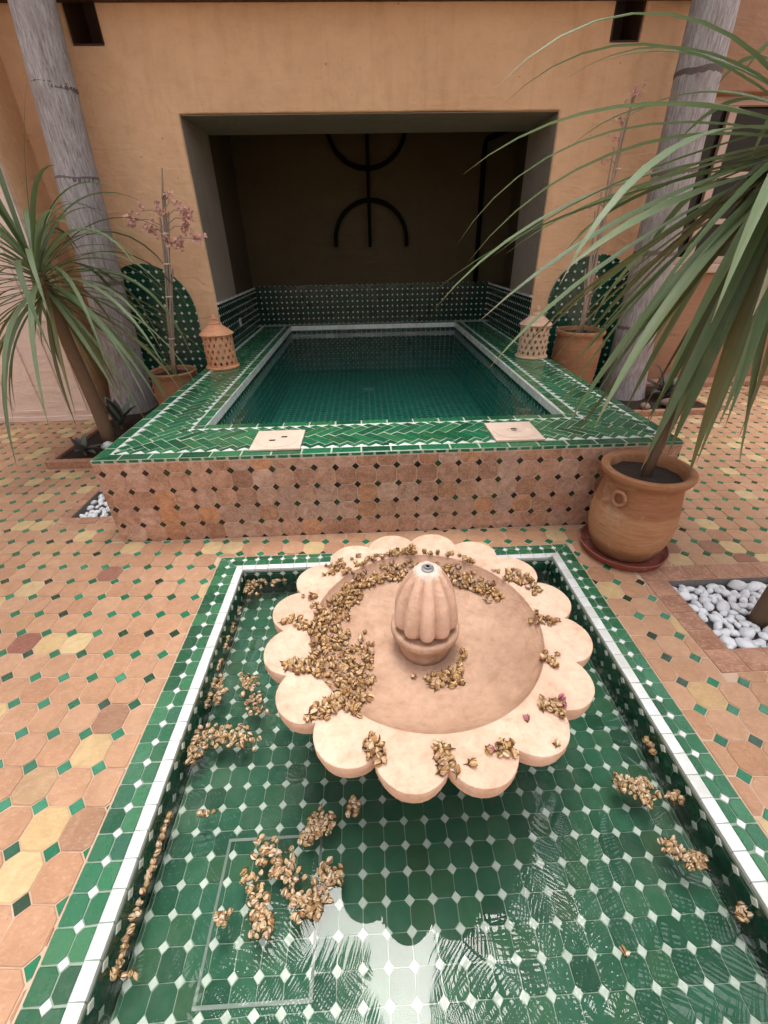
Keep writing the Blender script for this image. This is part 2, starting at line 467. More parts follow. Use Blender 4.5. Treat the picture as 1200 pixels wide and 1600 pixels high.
# ------------------------------------------------------------------ tile machinery
def clip_half(poly, a, b, c):
    out = []
    n = len(poly)
    for i in range(n):
        p, q = poly[i], poly[(i + 1) % n]
        dp, dq = a * p[0] + b * p[1] - c, a * q[0] + b * q[1] - c
        if dp >= 0: out.append(p)
        if (dp >= 0) != (dq >= 0):
            t = dp / (dp - dq)
            out.append((p[0] + t * (q[0] - p[0]), p[1] + t * (q[1] - p[1])))
    return out
def area(poly):
    return .5 * sum(poly[i][0] * poly[(i+1) % len(poly)][1] - poly[(i+1) % len(poly)][0] * poly[i][1] for i in range(len(poly))) if len(poly) > 2 else 0
def clip_rect(poly, x0, y0, x1, y1):
    for h in ((1, 0, x0), (-1, 0, -x1), (0, 1, y0), (0, -1, -y1)):
        poly = clip_half(poly, *h)
        if len(poly) < 3: return []
    return poly
def minus_rect(poly, x0, y0, x1, y1):
    if area(clip_rect(poly, x0, y0, x1, y1)) < 1e-7: return poly
    best = []
    for h in ((-1, 0, -x0), (1, 0, x1), (0, -1, -y0), (0, 1, y1)):
        q = clip_half(poly, *h)
        if area(q) > area(best): best = q
    return best
def octagon(cx, cy, P, c, PY=None):
    h = P / 2; k = (PY or P) / 2
    return [(cx+h, cy-k+c), (cx+h, cy+k-c), (cx+h-c, cy+k), (cx-h+c, cy+k), (cx-h, cy+k-c), (cx-h, cy-k+c), (cx-h+c, cy-k), (cx+h-c, cy-k)]
def diamond(cx, cy, c):
    return [(cx+c, cy), (cx, cy+c), (cx-c, cy), (cx, cy-c)]
def clean(poly):
    out = []
    for p in poly:
        if not out or (p[0]-out[-1][0])**2 + (p[1]-out[-1][1])**2 > 1e-7: out.append(p)
    if len(out) > 2 and (out[0][0]-out[-1][0])**2 + (out[0][1]-out[-1][1])**2 <= 1e-7: out.pop()
    return out
def centroid(poly):
    A = cx = cy = 0
    for i in range(len(poly)):
        x0, y0 = poly[i]; x1, y1 = poly[(i+1) % len(poly)]
        k = x0*y1 - x1*y0; A += k; cx += (x0+x1)*k; cy += (y0+y1)*k
    return (cx/(3*A), cy/(3*A))
def shrink(poly, g, c):
    n = len(poly); rm = 1e9
    for i in range(n):
        (x0, y0), (x1, y1) = poly[i], poly[(i+1) % n]
        L = math.hypot(x1-x0, y1-y0)
        if L > 1e-5: rm = min(rm, abs((x1-x0)*(c[1]-y0) - (y1-y0)*(c[0]-x0)) / L)
    f = 1 - min(.5, g / max(rm, 1e-4))
    return [(c[0] + (x-c[0])*f, c[1] + (y-c[1])*f) for x, y in poly]
def prism(poly, gap, th, bev):
    """local geometry of one tile, about its centroid, top at z=th"""
    c = centroid(poly)
    a = shrink(poly, gap / 2, c); b = shrink(poly, gap / 2 + bev, c)
    n = len(a)
    v = [(x-c[0], y-c[1], 0) for x, y in a] + [(x-c[0], y-c[1], th-bev*.7) for x, y in a] + [(x-c[0], y-c[1], th) for x, y in b]
    f = [tuple(range(2*n, 3*n))]
    for k in (0, 1):
        for i in range(n):
            j = (i+1) % n
            f.append((k*n+i, k*n+j, (k+1)*n+j, (k+1)*n+i))
    return c, v, f

class Plane:
    def __init__(s, o, ex, ey, n):
        s.o = Vector(o); s.ex = Vector(ex); s.ey = Vector(ey); s.n = Vector(n)
        s.q = Matrix((s.ex, s.ey, s.n)).transposed()
    def at(s, u, v, w=0): return s.o + s.ex*u + s.ey*v + s.n*w

def lay(parent, name, polys, plane, mat, gap=.003, th=.010, bev=.0015, limit=300, jit=.0007, tilt=.5, stuffname=None, minarea=1e-5, individual=True, vj=.0006):
    """lay tiles: the nearest visible `limit` as objects, the rest joined"""
    items = []
    shared = {}
    for p in polys:
        p = clean(p)
        if len(p) < 3 or area(p) < minarea: continue
        c = centroid(p)
        W = plane.at(c[0], c[1], th)
        pr = project(W)
        vis = pr is not None and -10 < pr[0] < 1210 and -10 < pr[1] < 1610
        d = (W - CAM).length
        items.append((0 if vis else 1, d, p, c))
    items.sort(key=lambda t: (t[0], t[1]))
    joined = MB()
    for k, (nv, d, p, c) in enumerate(items):
        var = random.randrange(7)
        key = (var,) + tuple((round(x-c[0], 4), round(y-c[1], 4)) for x, y in p)
        if key not in shared:
            pj = [(x + random.gauss(0, vj), y + random.gauss(0, vj)) for x, y in p]
            c0, v, f = prism(pj, gap, th, bev)
            shared[key] = [v, f, None]
        v, f, me = shared[key]
        dz = random.uniform(-jit, jit)
        rx, ry = R(random.gauss(0, tilt)), R(random.gauss(0, tilt))
        rot = plane.q @ Matrix.Rotation(rx, 3, 'X') @ Matrix.Rotation(ry, 3, 'Y')
        if individual and nv == 0 and k < limit:
            if me is None:
                me = mesh(name, v, f, mat); shared[key][2] = me
            link(name, me, parent, plane.at(c[0], c[1], dz), rot.to_euler())
        else:
            o = plane.at(c[0], c[1], dz)
            joined.add([o + rot @ Vector(q) for q in v], f)
    if joined.v:
        o = joined.build(stuffname or (name + '_field'), mat, parent)
        tag(o, kind='stuff')

# ------------------------------------------------------------------ dimensions
H = 0.4985; W = 3.0444; YW = 2.58; ZT = 2.29
PX0, PX1, PY0, PY1 = .441, 2.589, .472, 4.09
YB = 4.25
BX0, BX1, BY1, BY0 = .600, 2.4525, -.181, -2.03     # fountain basin, outer
IX0, IX1, IY1, IY0 = .738, 2.334, -.291, -1.90      # inside
BED_R = (2.81, -.915, 3.42, -.505)
BED_L = (-.445, .285, -.004, .62)
PLT_L = (-1.02, 1.0, -.004, 2.57)
PLT_R = (3.45, 1.72, 4.65, 2.57)

# ------------------------------------------------------------------ ground and floor
g = MB(); 
def ground_ring(mb, x0, y0, x1, y1, hx0, hy0, hx1, hy1, z):
    vs = [(x0,y0,z),(x1,y0,z),(x1,y1,z),(x0,y1,z),(hx0,hy0,z),(hx1,hy0,z),(hx1,hy1,z),(hx0,hy1,z)]
    mb.add(vs, [(0,1,5,4),(1,2,6,5),(2,3,7,6),(3,0,4,7)])
ground = MB().box((-200, -200, -1.2), (200, 200, -1.0)).build('ground', M['gravelbed']); tag(ground, kind='structure')
floor = empty('floor'); tag(floor, kind='structure')
# screed under the tiles, left open over the basin and the beds
fb = MB()
zt = -.0026
ys = [-6.5, BY0, BY1, BED_R[1], BED_R[3], .285, .62, 3.2]
def slab(x0, y0, x1, y1, z=zt): fb.add([(x0,y0,z),(x1,y0,z),(x1,y1,z),(x0,y1,z)], [(0,1,2,3)])
slab(-5, -6.5, 8, BY0); slab(-5, BY0, BX0, BY1); slab(-5, BY1, 8, .1); slab(-5, .1, .05, .285); slab(W-.05, .1, 8, .285)
slab(BX1, BY0, 8, BED_R[1]); slab(BX1, BED_R[1], BED_R[0], BED_R[3]); slab(BED_R[2], BED_R[1], 8, BED_R[3]); slab(BX1, BED_R[3], 8, BY1)
slab(-5, .285, BED_L[0], .62); slab(W-.05, .285, 8, .62); slab(-5, .62, .05, 3.2); slab(W-.05, .62, 8, 3.2)
fb.build('screed', M['grout'], floor)
P = .1115; ROT = R(-3.7); ca, sa = math.cos(ROT), math.sin(ROT); FX, FY = .521, -1.035
def fl(u, v): return (FX + ca*u - sa*v, FY + sa*u + ca*v)
octs = []; dias = []
holes = [(BX0-.004, BY0, BX1+.004, BY1+.004), (-.006, -.003, W+.006, 6), (BED_R[0]-.112, BED_R[1]-.112, BED_R[2]+.112, BED_R[3]+.112),
         (BED_L[0]-.06, BED_L[1]-.075, BED_L[2], BED_L[3]+.06), PLT_L, PLT_R]
for i in range(-46, 56):
    for j in range(-14, 42):
        x, y = fl(i*P, j*P)
        if not (-3.6 < x < 6.4 and -2.25 < y < 2.75): continue
        for lst, poly in ((octs, octagon((i+.5)*P, (j+.5)*P, P, .0265)), (dias, diamond(i*P, j*P, .0260))):
            poly = [fl(*q) for q in poly]
            ok = True
            for hh in holes:
                poly = minus_rect(poly, *hh)
                if len(poly) < 3 or area(poly) < 2e-5: ok = False; break
            if ok: lst.append(poly)
FLP = Plane((0, 0, -.0115), (1, 0, 0), (0, 1, 0), (0, 0, 1))
lay(floor, 'floor_tile', octs, FLP, M['floor'], gap=.0030, th=.0115, bev=.002, jit=.0012, tilt=.45)
lay(floor, 'green_cabochon', dias, FLP, M['cabochon'], gap=.003, th=.0115, bev=.0012, jit=.0008, tilt=.6)
# plain border bricks round the pebble bed
bx0, by0, bx1, by1 = BED_R
brd = []
def row(x0, y0, x1, y1, n, along):
    for k in range(n):
        a, b = k / n, (k + 1) / n
        if along == 'x': brd.append([(x0+(x1-x0)*a, y0), (x0+(x1-x0)*b, y0), (x0+(x1-x0)*b, y1), (x0+(x1-x0)*a, y1)])
        else: brd.append([(x0, y0+(y1-y0)*a), (x1, y0+(y1-y0)*a), (x1, y0+(y1-y0)*b), (x0, y0+(y1-y0)*b)])
row(bx0-.11, by0, bx0, by1, 4, 'y'); row(bx1, by0, bx1+.11, by1, 4, 'y')
row(bx0-.11, by1, bx1+.11, by1+.11, 7, 'x'); row(bx0-.11, by0-.11, bx1+.11, by0, 7, 'x')
lx0, ly0, lx1, ly1 = BED_L
row(lx0-.06, ly0-.075, lx1, ly0, 4, 'x'); row(lx0-.06, ly0, lx0, ly1, 3, 'y'); row(lx0-.06, ly1, lx1, ly1+.06, 4, 'x')
lay(floor, 'border_brick', brd, FLP, M['brick'], gap=.004, th=.0125, bev=.002, jit=.001, tilt=.3)
# bed pits
for nm, (x0, y0, x1, y1) in (('bed_pit', BED_R), ('bed_pit', BED_L)):
    z0 = -.065
    MB().add([(x0,y0,z0),(x1,y0,z0),(x1,y1,z0),(x0,y1,z0),(x0,y0,zt),(x1,y0,zt),(x1,y1,zt),(x0,y1,zt)],
             [(0,1,2,3),(0,4,5,1),(1,5,6,2),(2,6,7,3),(3,7,4,0)]).build(nm, M['gravelbed'], floor)

# ------------------------------------------------------------------ courtyard walls (enclosing, partly out of view)
def grid_wall(name, xs, zs, skip, y0, y1, mat, parent=None, bev=.014, wob=.004, fine=.09):
    """a wall in XZ, thickness y0..y1, with openings; cells in skip((x,z)) are left open"""
    def fin(a):
        out = []
        for i in range(len(a)-1):
            n = max(1, int(round((a[i+1]-a[i]) / fine)))
            out += [a[i] + (a[i+1]-a[i]) * k / n for k in range(n)]
        return out + [a[-1]]
    X, Zs = fin(xs), fin(zs)
    solid = lambda i, j: 0 <= i < len(X)-1 and 0 <= j < len(Zs)-1 and not skip((X[i]+X[i+1])/2, (Zs[j]+Zs[j+1])/2)
    vid = {}; vs = []; fs = []
    def V(i, j, s):
        k = (i, j, s)
        if k not in vid:
            p = Vector((X[i], y0 if s == 0 else y1, Zs[j]))
            nz = noise.noise_vector(Vector((p.x*2.1, p.y*2.1, p.z*2.1)))
            n2 = noise.noise_vector(Vector((p.x*9, p.y*9, p.z*9)))
            p += nz * wob + n2 * wob * .35
            vid[k] = len(vs); vs.append(p)
        return vid[k]
    for i in range(len(X)-1):
        for j in range(len(Zs)-1):
            if not solid(i, j): continue
            fs.append((V(i,j,0), V(i+1,j,0), V(i+1,j+1,0), V(i,j+1,0)))
            fs.append((V(i,j,1), V(i,j+1,1), V(i+1,j+1,1), V(i+1,j,1)))
            if not solid(i-1, j): fs.append((V(i,j,0), V(i,j+1,0), V(i,j+1,1), V(i,j,1)))
            if not solid(i+1, j): fs.append((V(i+1,j,0), V(i+1,j,1), V(i+1,j+1,1), V(i+1,j+1,0)))
            if not solid(i, j-1): fs.append((V(i,j,0), V(i,j,1), V(i+1,j,1), V(i+1,j,0)))
            if not solid(i, j+1): fs.append((V(i,j+1,0), V(i+1,j+1,0), V(i+1,j+1,1), V(i,j+1,1)))
    o = link(name, mesh(name, vs, fs, mat, True), parent)
    b = o.modifiers.new('bevel', 'BEVEL'); b.width = bev; b.segments = 3; b.limit_method = 'ANGLE'; b.angle_limit = R(50)
    b.harden_normals = False
    return o

fac = thing('plaster_wall', 'orange plaster wall with a wide dark opening above the raised pool', 'wall', (1.5, YW, 0))
HL, HR, HZ = (-.676, -.44), (3.35, 3.585), 2.675
def skip(x, z):
    if 0 < x < W and z < ZT: return True
    if z > HZ and z < 3.05 and (HL[0] < x < HL[1] or HR[0] < x < HR[1]): return True
    return False
grid_wall('wall', [-1.75, HL[0], HL[1], 0, W, HR[0], HR[1], 4.0], [0, ZT, HZ, 3.05, 3.35], skip, YW, YW+.745, M['plaster'], fac)
for a, b in (HL, HR):
    rc = MB()
    rc.box((a+.004, YW+.022, HZ+.004), (a+.016, YW+.36, 3.04)); rc.box((b-.016, YW+.022, HZ+.004), (b-.004, YW+.36, 3.04))
    rc.box((a+.017, YW+.022, HZ+.004), (b-.017, YW+.36, HZ+.014)); rc.box((a+.017, YW+.33, HZ+.015), (b-.017, YW+.36, 3.04))
    rc.build('recess_shade_lining', M['wood'], fac)  # dark lining added to stand in for the shade inside the recesses
ev = thing('wooden_eave', 'dark brown wooden eave board running along the top of the orange wall', 'eave', (1.5, YW, 2.875))
ev_b = MB().box((-1.75, YW-.34, 2.925), (4.0, YW-.004, 2.965)).build('soffit_board', M['wood'], ev)
MB().box((-1.75, YW-.05, 2.885), (4.0, YW-.006, 2.923)).build('wall_plate', M['wood'], ev)

alc = thing('alcove', 'dark plastered alcove behind the pool with a dotted green tile dado', 'alcove', (1.5, 3.9, 0))
YF = YW + .747
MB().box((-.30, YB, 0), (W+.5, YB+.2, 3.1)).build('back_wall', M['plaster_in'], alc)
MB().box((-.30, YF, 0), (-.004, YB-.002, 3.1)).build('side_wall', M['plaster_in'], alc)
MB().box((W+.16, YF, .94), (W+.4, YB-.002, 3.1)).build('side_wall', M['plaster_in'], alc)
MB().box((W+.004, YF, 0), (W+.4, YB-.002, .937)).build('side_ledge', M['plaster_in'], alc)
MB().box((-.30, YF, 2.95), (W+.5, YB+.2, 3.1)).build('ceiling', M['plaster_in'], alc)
MB().box((-.5, YW+.05, 3.36), (W+.7, YB+.4, 3.46)).build('roof_slab', M['plaster'], alc)
# plaster lining of the reveals (greyer than the facade)
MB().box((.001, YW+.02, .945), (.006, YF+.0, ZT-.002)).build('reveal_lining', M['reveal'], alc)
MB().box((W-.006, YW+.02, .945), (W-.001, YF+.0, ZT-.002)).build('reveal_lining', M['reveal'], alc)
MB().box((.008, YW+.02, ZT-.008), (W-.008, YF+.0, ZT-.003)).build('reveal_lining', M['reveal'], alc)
MB().box((.002, YW+.004, .926), (.024, YB-.02, .943)).build('dado_cap', M['white'], alc)
MB().box((W-.024, YW+.004, .926), (W-.002, YB-.02, .943)).build('dado_cap', M['white'], alc)
def clip_arch(p, ar):
    n = len(ar)
    for i in range(n):
        (x0, y0), (x1, y1) = ar[i], ar[(i+1) % n]
        a, b = -(y1-y0), (x1-x0)
        p = clip_half(p, a, b, a*x0 + b*y0)
        if len(p) < 3: return []
    return p
# dado tiles, too small to pick apart: real geometry, joined
def dado(plane, u0, u1, v0, v1, parent, P=.0655, c=.0125, mo='green_dark', mw='white_basin', th=.008, arch=None):
    o_, d_ = [], []
    nu = int((u1-u0)/P) + 1; nv = int((v1-v0)/P) + 1
    for i in range(nu + 1):
        for j in range(nv + 1):
            p = clip_rect(octagon(u0+(i+.5)*P, v0+(j+.5)*P, P, c), u0, v0, u1, v1)
            if arch and len(p) > 2: p = clip_arch(p, arch)
            if len(p) > 2: o_.append(p)
            p = clip_rect(diamond(u0+i*P, v0+j*P, c), u0, v0, u1, v1)
            if arch and len(p) > 2: p = clip_arch(p, arch)
            if len(p) > 2: d_.append(p)
    lay(parent, 'dado_tile', o_, plane, M[mo], th=th, individual=False, stuffname='dado_tiles', gap=.002)
    lay(parent, 'dado_dot', d_, plane, M[mw], th=th+.0006, individual=False, stuffname='dado_dots', gap=.0016)
dado(Plane((0, YB-.0005, 0), (1, 0, 0), (0, 0, 1), (0, -1, 0)), .01, W-.01, H, .955, alc, mo='green_shaded')
dado(Plane((.0015, 0, 0), (0, 1, 0), (0, 0, 1), (1, 0, 0)), YW+.006, YB-.012, H, .924, alc, mo='green_shaded')
dado(Plane((W-.0015, 0, 0), (0, -1, 0), (0, 0, 1), (-1, 0, 0)), -(YB-.012), -(YW+.006), H, .924, alc, mo='green_shaded')
# arched dotted tile panels on the facade behind the pots
for cx, lab in ((-.62, 'arched dark green tile panel with white dots behind the pot left of the pool'), (3.62, 'arched dark green tile panel with white dots behind the pot right of the pool')):
    tp = thing('tile_panel', lab, 'tile panel', (cx, YW, 0), 'arched tile panels')
    vs = [(cx-.42, 0), (cx+.42, 0)] + [(cx+.42*math.cos(a), .86+.42*math.sin(a)) for a in [math.pi*k/20 for k in range(21)]]
    n = len(vs)
    MB().add([(x, YW-.009, z) for x, z in vs] + [(x, YW+.008, z) for x, z in vs], [tuple(range(n))] + [(i, i+n, (i+1) % n+n, (i+1) % n) for i in range(n)]).build('bed', M['grout_green'], tp)
    dado(Plane((0, YW-.009, 0), (1, 0, 0), (0, 0, 1), (0, -1, 0)), cx-.42, cx+.42, .02, 1.29, tp, P=.070, c=.0145, mo='green_dark', arch=vs, mw='white')
sw = thing('wall_socket', 'small white switch plate on the left dado inside the alcove', 'switch', (.01, 3.28, .67))
MB().box((.0105, 3.24, .635), (.018, 3.31, .715)).build('plate', M['white'], sw, bevel=.003)

# left projecting bay with a pale pink panelled door
bay = thing('plaster_bay', 'orange plaster bay projecting at the far left beside the palm', 'wall', (-2.4, 2.3, 0))
grid_wall('wall', [-4.2, -1.21], [0, 3.8], lambda x, z: False, 2.135, 2.9, M['plaster'], bay, fine=.3)
dr = thing('panelled_door', 'pale pink panelled door at the far left behind the spiky plant', 'door', (-2.2, 2.13, 0))
dl = MB().box((-3.4, 2.098, 0), (-1.215, 2.131, 2.5)).build('door_leaf', M['pink'], dr, bevel=.004)
for x0, x1 in ((-3.2, -2.25), (-1.96, -1.66), (-1.45, -1.26)):
    for z0, z1 in ((.085, .9), (1.0, 2.3)):
        fm = MB(); w = .022
        for a, b in (((x0, z0), (x1, z0+w)), ((x0, z1-w), (x1, z1)), ((x0, z0+w), (x0+w, z1-w)), ((x1-w, z0+w), (x1, z1-w))):
            fm.box((a[0], 2.086, a[1]), (b[0], 2.0985, b[1]))
        fm.build('moulding', M['pink'], dl)
MB().box((-3.4, 2.082, 0), (-1.215, 2.0975, .05)).build('kick_board', M['pink'], dr, bevel=.004)

# right recessed wall with the window
rw = thing('window_wall', 'shade-darkened brown plaster wall with a window at the far right behind the palm', 'wall', (5.2, 2.75, 0))
WX0, WX1, WZ0, WZ1 = 4.22, 5.75, 1.17, 2.42
grid_wall('wall', [4.003, WX0, WX1, 8], [0, WZ0, WZ1, 3.8], lambda x, z: WX0 < x < WX1 and WZ0 < z < WZ1, 2.75, 3.1, M['plaster_far'], rw, fine=.25)
MB().box((4.02, 2.56, 0), (8, 2.748, .055)).build('base_step', M['brick'], rw, bevel=.008)
wi = thing('window', 'dark window with pale pink wooden frame behind the long leaves at right', 'window', (5, 2.85, WZ0))
MB().box((WX0, 2.93, WZ0), (WX1, 2.94, WZ1)).build('pane', M['glass'], wi)
fr = MB()
for a, b in (((WX0, WZ0), (WX0+.06, WZ1)), ((WX1-.06, WZ0), (WX1, WZ1)), ((WX0+.06, WZ0), (WX1-.06, WZ0+.06)), ((WX0+.06, WZ1-.06), (WX1-.06, WZ1))):
    fr.box((a[0], 2.86, a[1]), (b[0], 2.92, b[1]))
frm = fr.build('frame', M['frame'], wi, bevel=.005)
MB().box((4.655, 2.875, WZ0+.06), (4.725, 2.918, WZ1-.06)).build('mullion', M['frame'], frm, bevel=.005)
MB().box((4.727, 2.88, 1.86), (WX1-.06, 2.915, 1.905)).build('glazing_bar', M['frame'], frm, bevel=.004)
MB().box((4.727, 2.88, 1.50), (WX1-.06, 2.915, 1.545)).build('glazing_bar', M['frame'], frm, bevel=.004)
MB().box((WX0-.06, 2.70, WZ0-.075), (WX1+.06, 2.858, WZ0-.002)).build('sill', M['frame'], wi, bevel=.008)

# unseen walls behind and beside the camera; height and pale colour shape the light
for lab, a, b in (('unseen pale courtyard wall closing the left side, shaped for the light', (-4.5, -7.0, 0), (-4.2, 2.9, 3.9)),
                  ('unseen pale courtyard wall closing the right side, shaped for the light', (8.0, -7.0, 0), (8.3, 3.1, 3.9)),
                  ('unseen pale courtyard wall behind the viewer, shaped for the light', (-4.5, -7.3, 0), (8.3, -7.0, 3.6))):
    tag(MB().box(a, b).build('unseen_courtyard_wall', M['plaster_pale']), lab, 'wall')

# ------------------------------------------------------------------ raised pool
pool = thing('raised_pool', 'raised plunge pool clad in terracotta tiles with a green herringbone coping', 'pool', (1.52, 0, 0))
T = .012
core = MB()
zc = H - T
GR = .0022
zg = H - GR
core.box((.003, GR, -.3), (W-.003, PY0-.003, zg))                                  # front
core.box((.003, PY0-.003, -.3), (PX0-.003, PY1+.003, zg))
core.box((PX1+.003, PY0-.003, -.3), (W-.003, PY1+.003, zg))
core.box((.003, PY1+.003, -.3), (W-.003, YB-.001, zg))
core.build('surround', M['grout_pale'], pool)
MB().box((.004, GR-.0006, .0), (W-.004, GR-.0002, .478)).build('bedding', M['bedding'], pool)
PFZ = -.12
MB().box((PX0-.01, PY0-.01, PFZ-.06), (PX1+.01, PY1+.01, PFZ+.006)).build('pool_floor', M['grout_green'], pool)
# front wall of octagons and dark diamonds
PXW, PZW = .1075, .1045
o_, d_ = [], []
for j in range(-1, 5):
    z = .0 + j * PZW
    off = [0.0, .012, -.008, .006, -.004, .01][j+1]
    for i in range(-1, 30):
        p = octagon(.039 + off*.5 + (i+.5)*PXW, z + .5*PZW + .001, PXW, .0205, PZW)
        p = clip_rect(p, .002, .0, W-.002, .4775)
        if len(p) > 2: o_.append(p)
for j in range(0, 5):
    off = [0.004, .001, -.004, .006, 0][j]
    for i in range(0, 29):
        p = clip_rect(diamond(.039 + off + i*PXW + random.gauss(0, .0012), j*PZW + .001 + random.gauss(0, .0012), .0200), .002, 0, W-.002, .4775)
        if len(p) > 2: d_.append(p)
FRONT = Plane((0, T, 0), (1, 0, 0), (0, 0, 1), (0, -1, 0))
lay(pool, 'octagon_tile', o_, FRONT, M['front'], gap=.0032, th=T, bev=.0014, jit=.0004, tilt=.35)
lay(pool, 'diamond_tile', d_, FRONT, M['cabochon_wall'], gap=.0012, th=T+.0004, bev=.001, jit=.0004, tilt=.6)
# green edge course on the front face and top strips
e_ = []
n = 49
for i in range(n):
    e_.append([(W*i/n, .479), (W*(i+1)/n, .479), (W*(i+1)/n, H-.001), (W*i/n, H-.001)])
lay(pool, 'edge_tile', e_, Plane((0, T+.0005, 0), (1, 0, 0), (0, 0, 1), (0, -1, 0)), M['green'], gap=.004, th=T, bev=.002, tilt=.8)
TOP = Plane((0, 0, zc), (1, 0, 0), (0, 1, 0), (0, 0, 1))
SO, SI = .070, .385       # outer strip / herringbone band (front uses y, sides x)
SXO, SXI = .066, .375
s_ = []
def diag(p, side):
    """mitres at the four corners"""
    k = PY0 / PX0
    if side == 'f':
        p = clip_half(p, k, -1, 0); p = clip_half(p, -k, -1, -k*W) if len(p) > 2 else []
    elif side == 'l': p = clip_half(p, -k, 1, 0)
    else: p = clip_half(p, k, 1, k*W)
    return p if len(p) > 2 else []
L = .1535
for i in range(21):
    x0, x1 = i*L - .02, (i+1)*L - .02
    for y0, y1 in ((.004, SO), (PY0-.068, PY0-.002)):
        s_.append(diag(clip_rect([(x0,y0),(x1,y0),(x1,y1),(x0,y1)], 0, 0, W, 1), 'f'))
for i in range(28):
    y0, y1 = i*L, (i+1)*L
    for sx, side in ((0, 'l'), (1, 'r')):
        for a, b in ((.003, SXO), (SXI+.002, PX0-.002)):
            x0, x1 = (a, b) if sx == 0 else (W-b, W-a)
            s_.append(diag(clip_rect([(x0,y0),(x1,y0),(x1,y1),(x0,y1)], 0, 0, W, PY1), side))
for i in range(14):
    x0, x1 = PX0 + i*L, PX0 + (i+1)*L
    s_.append(clip_rect([(x0, PY1+.002), (x1, PY1+.002), (x1, PY1+.07), (x0, PY1+.07)], PX0, PY1, PX1, 5))
lay(pool, 'coping_strip', [q for q in s_ if q], TOP, M['green'], gap=.0038, th=T, bev=.002, tilt=.4)
# herringbone band
wt = L / 2 / math.sqrt(2); NB = 3
hb, tri = [], []
def herring(side):
    out = []
    c45 = math.sqrt(.5)
    for i in range(-70, 71):
        for j in range(-70, 71):
            s = (i - j) % (2*NB)
            if s == 0: r = (i, j, i+NB, j+1)
            elif s == 2*NB-1: r = (i, j, i+1, j+NB)
            else: continue
            q = [(r[0]*wt, r[1]*wt), (r[2]*wt, r[1]*wt), (r[2]*wt, r[3]*wt), (r[0]*wt, r[3]*wt)]
            if side == 'f':   # stack along x
                q = [((a+b)*c45, (-a+b)*c45) for a, b in q]
                q = [(x + 1.52, y + .23) for x, y in q]
                q = clip_rect(q, 0, SO, W, PY0-.07)
            else:
                q = [((a-b)*c45, (a+b)*c45) for a, b in q]
                if side == 'l': q = clip_rect([(x + .222, y + 2.0) for x, y in q], SXO, 0, SXI, PY1)
                else: q = clip_rect([(x + W - .222, y + 2.0) for x, y in q], W-SXI, 0, W-SXO, PY1)
            if len(q) > 2:
                q = diag(q, side)
                if q and area(q) > 6e-5: out.append(q)
    return out
for s in 'flr': hb += herring(s)
lay(pool, 'herringbone_tile', hb, TOP, M['green'], gap=.0033, th=T, bev=.0018, tilt=.5, jit=.0006)
tp_, th_ = L / 2, .037
for i in range(-2, 42):
    x = i*tp_ + .02
    tri.append(diag(clip_rect([(x, SO), (x+tp_, SO), (x+tp_/2, SO+th_)], 0, 0, W, 1), 'f'))
    tri.append(diag(clip_rect([(x, PY0-.07), (x+tp_/2, PY0-.07-th_*.8), (x+tp_, PY0-.07)], 0, 0, W, 1), 'f'))
for i in range(0, 54):
    y = i*tp_
    for fx in (lambda a: a, lambda a: W-a):
        for base, dx in ((SXO, th_), (SXI, -th_*.8)):
            q = [(fx(base), y), (fx(base), y+tp_), (fx(base+dx), y+tp_/2)]
            if area(q) < 0: q.reverse()
            tri.append(diag(clip_rect(q, 0, 0, W, PY1), 'l' if fx(0) == 0 else 'r'))
lay(pool, 'white_triangle', [q for q in tri if q and area(q) > 1e-5], TOP, M['white'], gap=.002, th=T+.0012, bev=.0012, tilt=.4)
# white lip facing the water, then small dark tiles below
lip = []
for k in range(36): lip.append([(PY0+k*.1005, H-.056), (PY0+(k+1)*.1005, H-.056), (PY0+(k+1)*.1005, H-.001), (PY0+k*.1005, H-.001)])
lay(pool, 'lip_tile', lip, Plane((PX0-.010, 0, 0), (0, 1, 0), (0, 0, 1), (1, 0, 0)), M['white'], gap=.002, th=T, bev=.0015)
lipm = [[(-a, b) for a, b in reversed(q)] for q in lip]
lay(pool, 'lip_tile', lipm, Plane((PX1+.010, 0, 0), (0, -1, 0), (0, 0, 1), (-1, 0, 0)), M['white'], gap=.002, th=T, bev=.0015)
lb = [[(PX0+k*.1023, H-.056), (PX0+(k+1)*.1023, H-.056), (PX0+(k+1)*.1023, H-.001), (PX0+k*.1023, H-.001)] for k in range(21)]
lay(pool, 'lip_tile', lb, Plane((0, PY1+.010, 0), (1, 0, 0), (0, 0, 1), (0, -1, 0)), M['white'], gap=.002, th=T, bev=.0015)
dado(Plane((PX0-.009, 0, 0), (0, 1, 0), (0, 0, 1), (1, 0, 0)), PY0, PY1, PFZ, H-.058, pool, mw='white')
dado(Plane((PX1+.009, 0, 0), (0, -1, 0), (0, 0, 1), (-1, 0, 0)), -PY1, -PY0, PFZ, H-.058, pool, mw='white')
dado(Plane((0, PY1+.009, 0), (1, 0, 0), (0, 0, 1), (0, -1, 0)), PX0, PX1, PFZ, H-.058, pool, mw='white')
dado(Plane((0, PY0-.009, 0), (-1, 0, 0), (0, 0, 1), (0, 1, 0)), -PX1, -PX0, PFZ, H-.058, pool, mw='white')
dado(Plane((0, 0, PFZ), (1, 0, 0), (0, 1, 0), (0, 0, 1)), PX0, PX1, PY0, PY1, pool, mo='pool_green', mw='white', c=.0155)
PWZ = .420
for x in (.94, 1.45, 2.03):
    MB().box((x-.055, PY1-.016, PWZ-.075), (x+.055, PY1-.001, PWZ-.025)).build('inlet', M['fitting'], pool, bevel=.005)
MB().lathe([(.07, 0), (.07, .012), (.055, .016), (.0, .016)], 24, (1.42, 3.2, PFZ+.009)).build('drain', M['fitting'], pool, smooth=False)
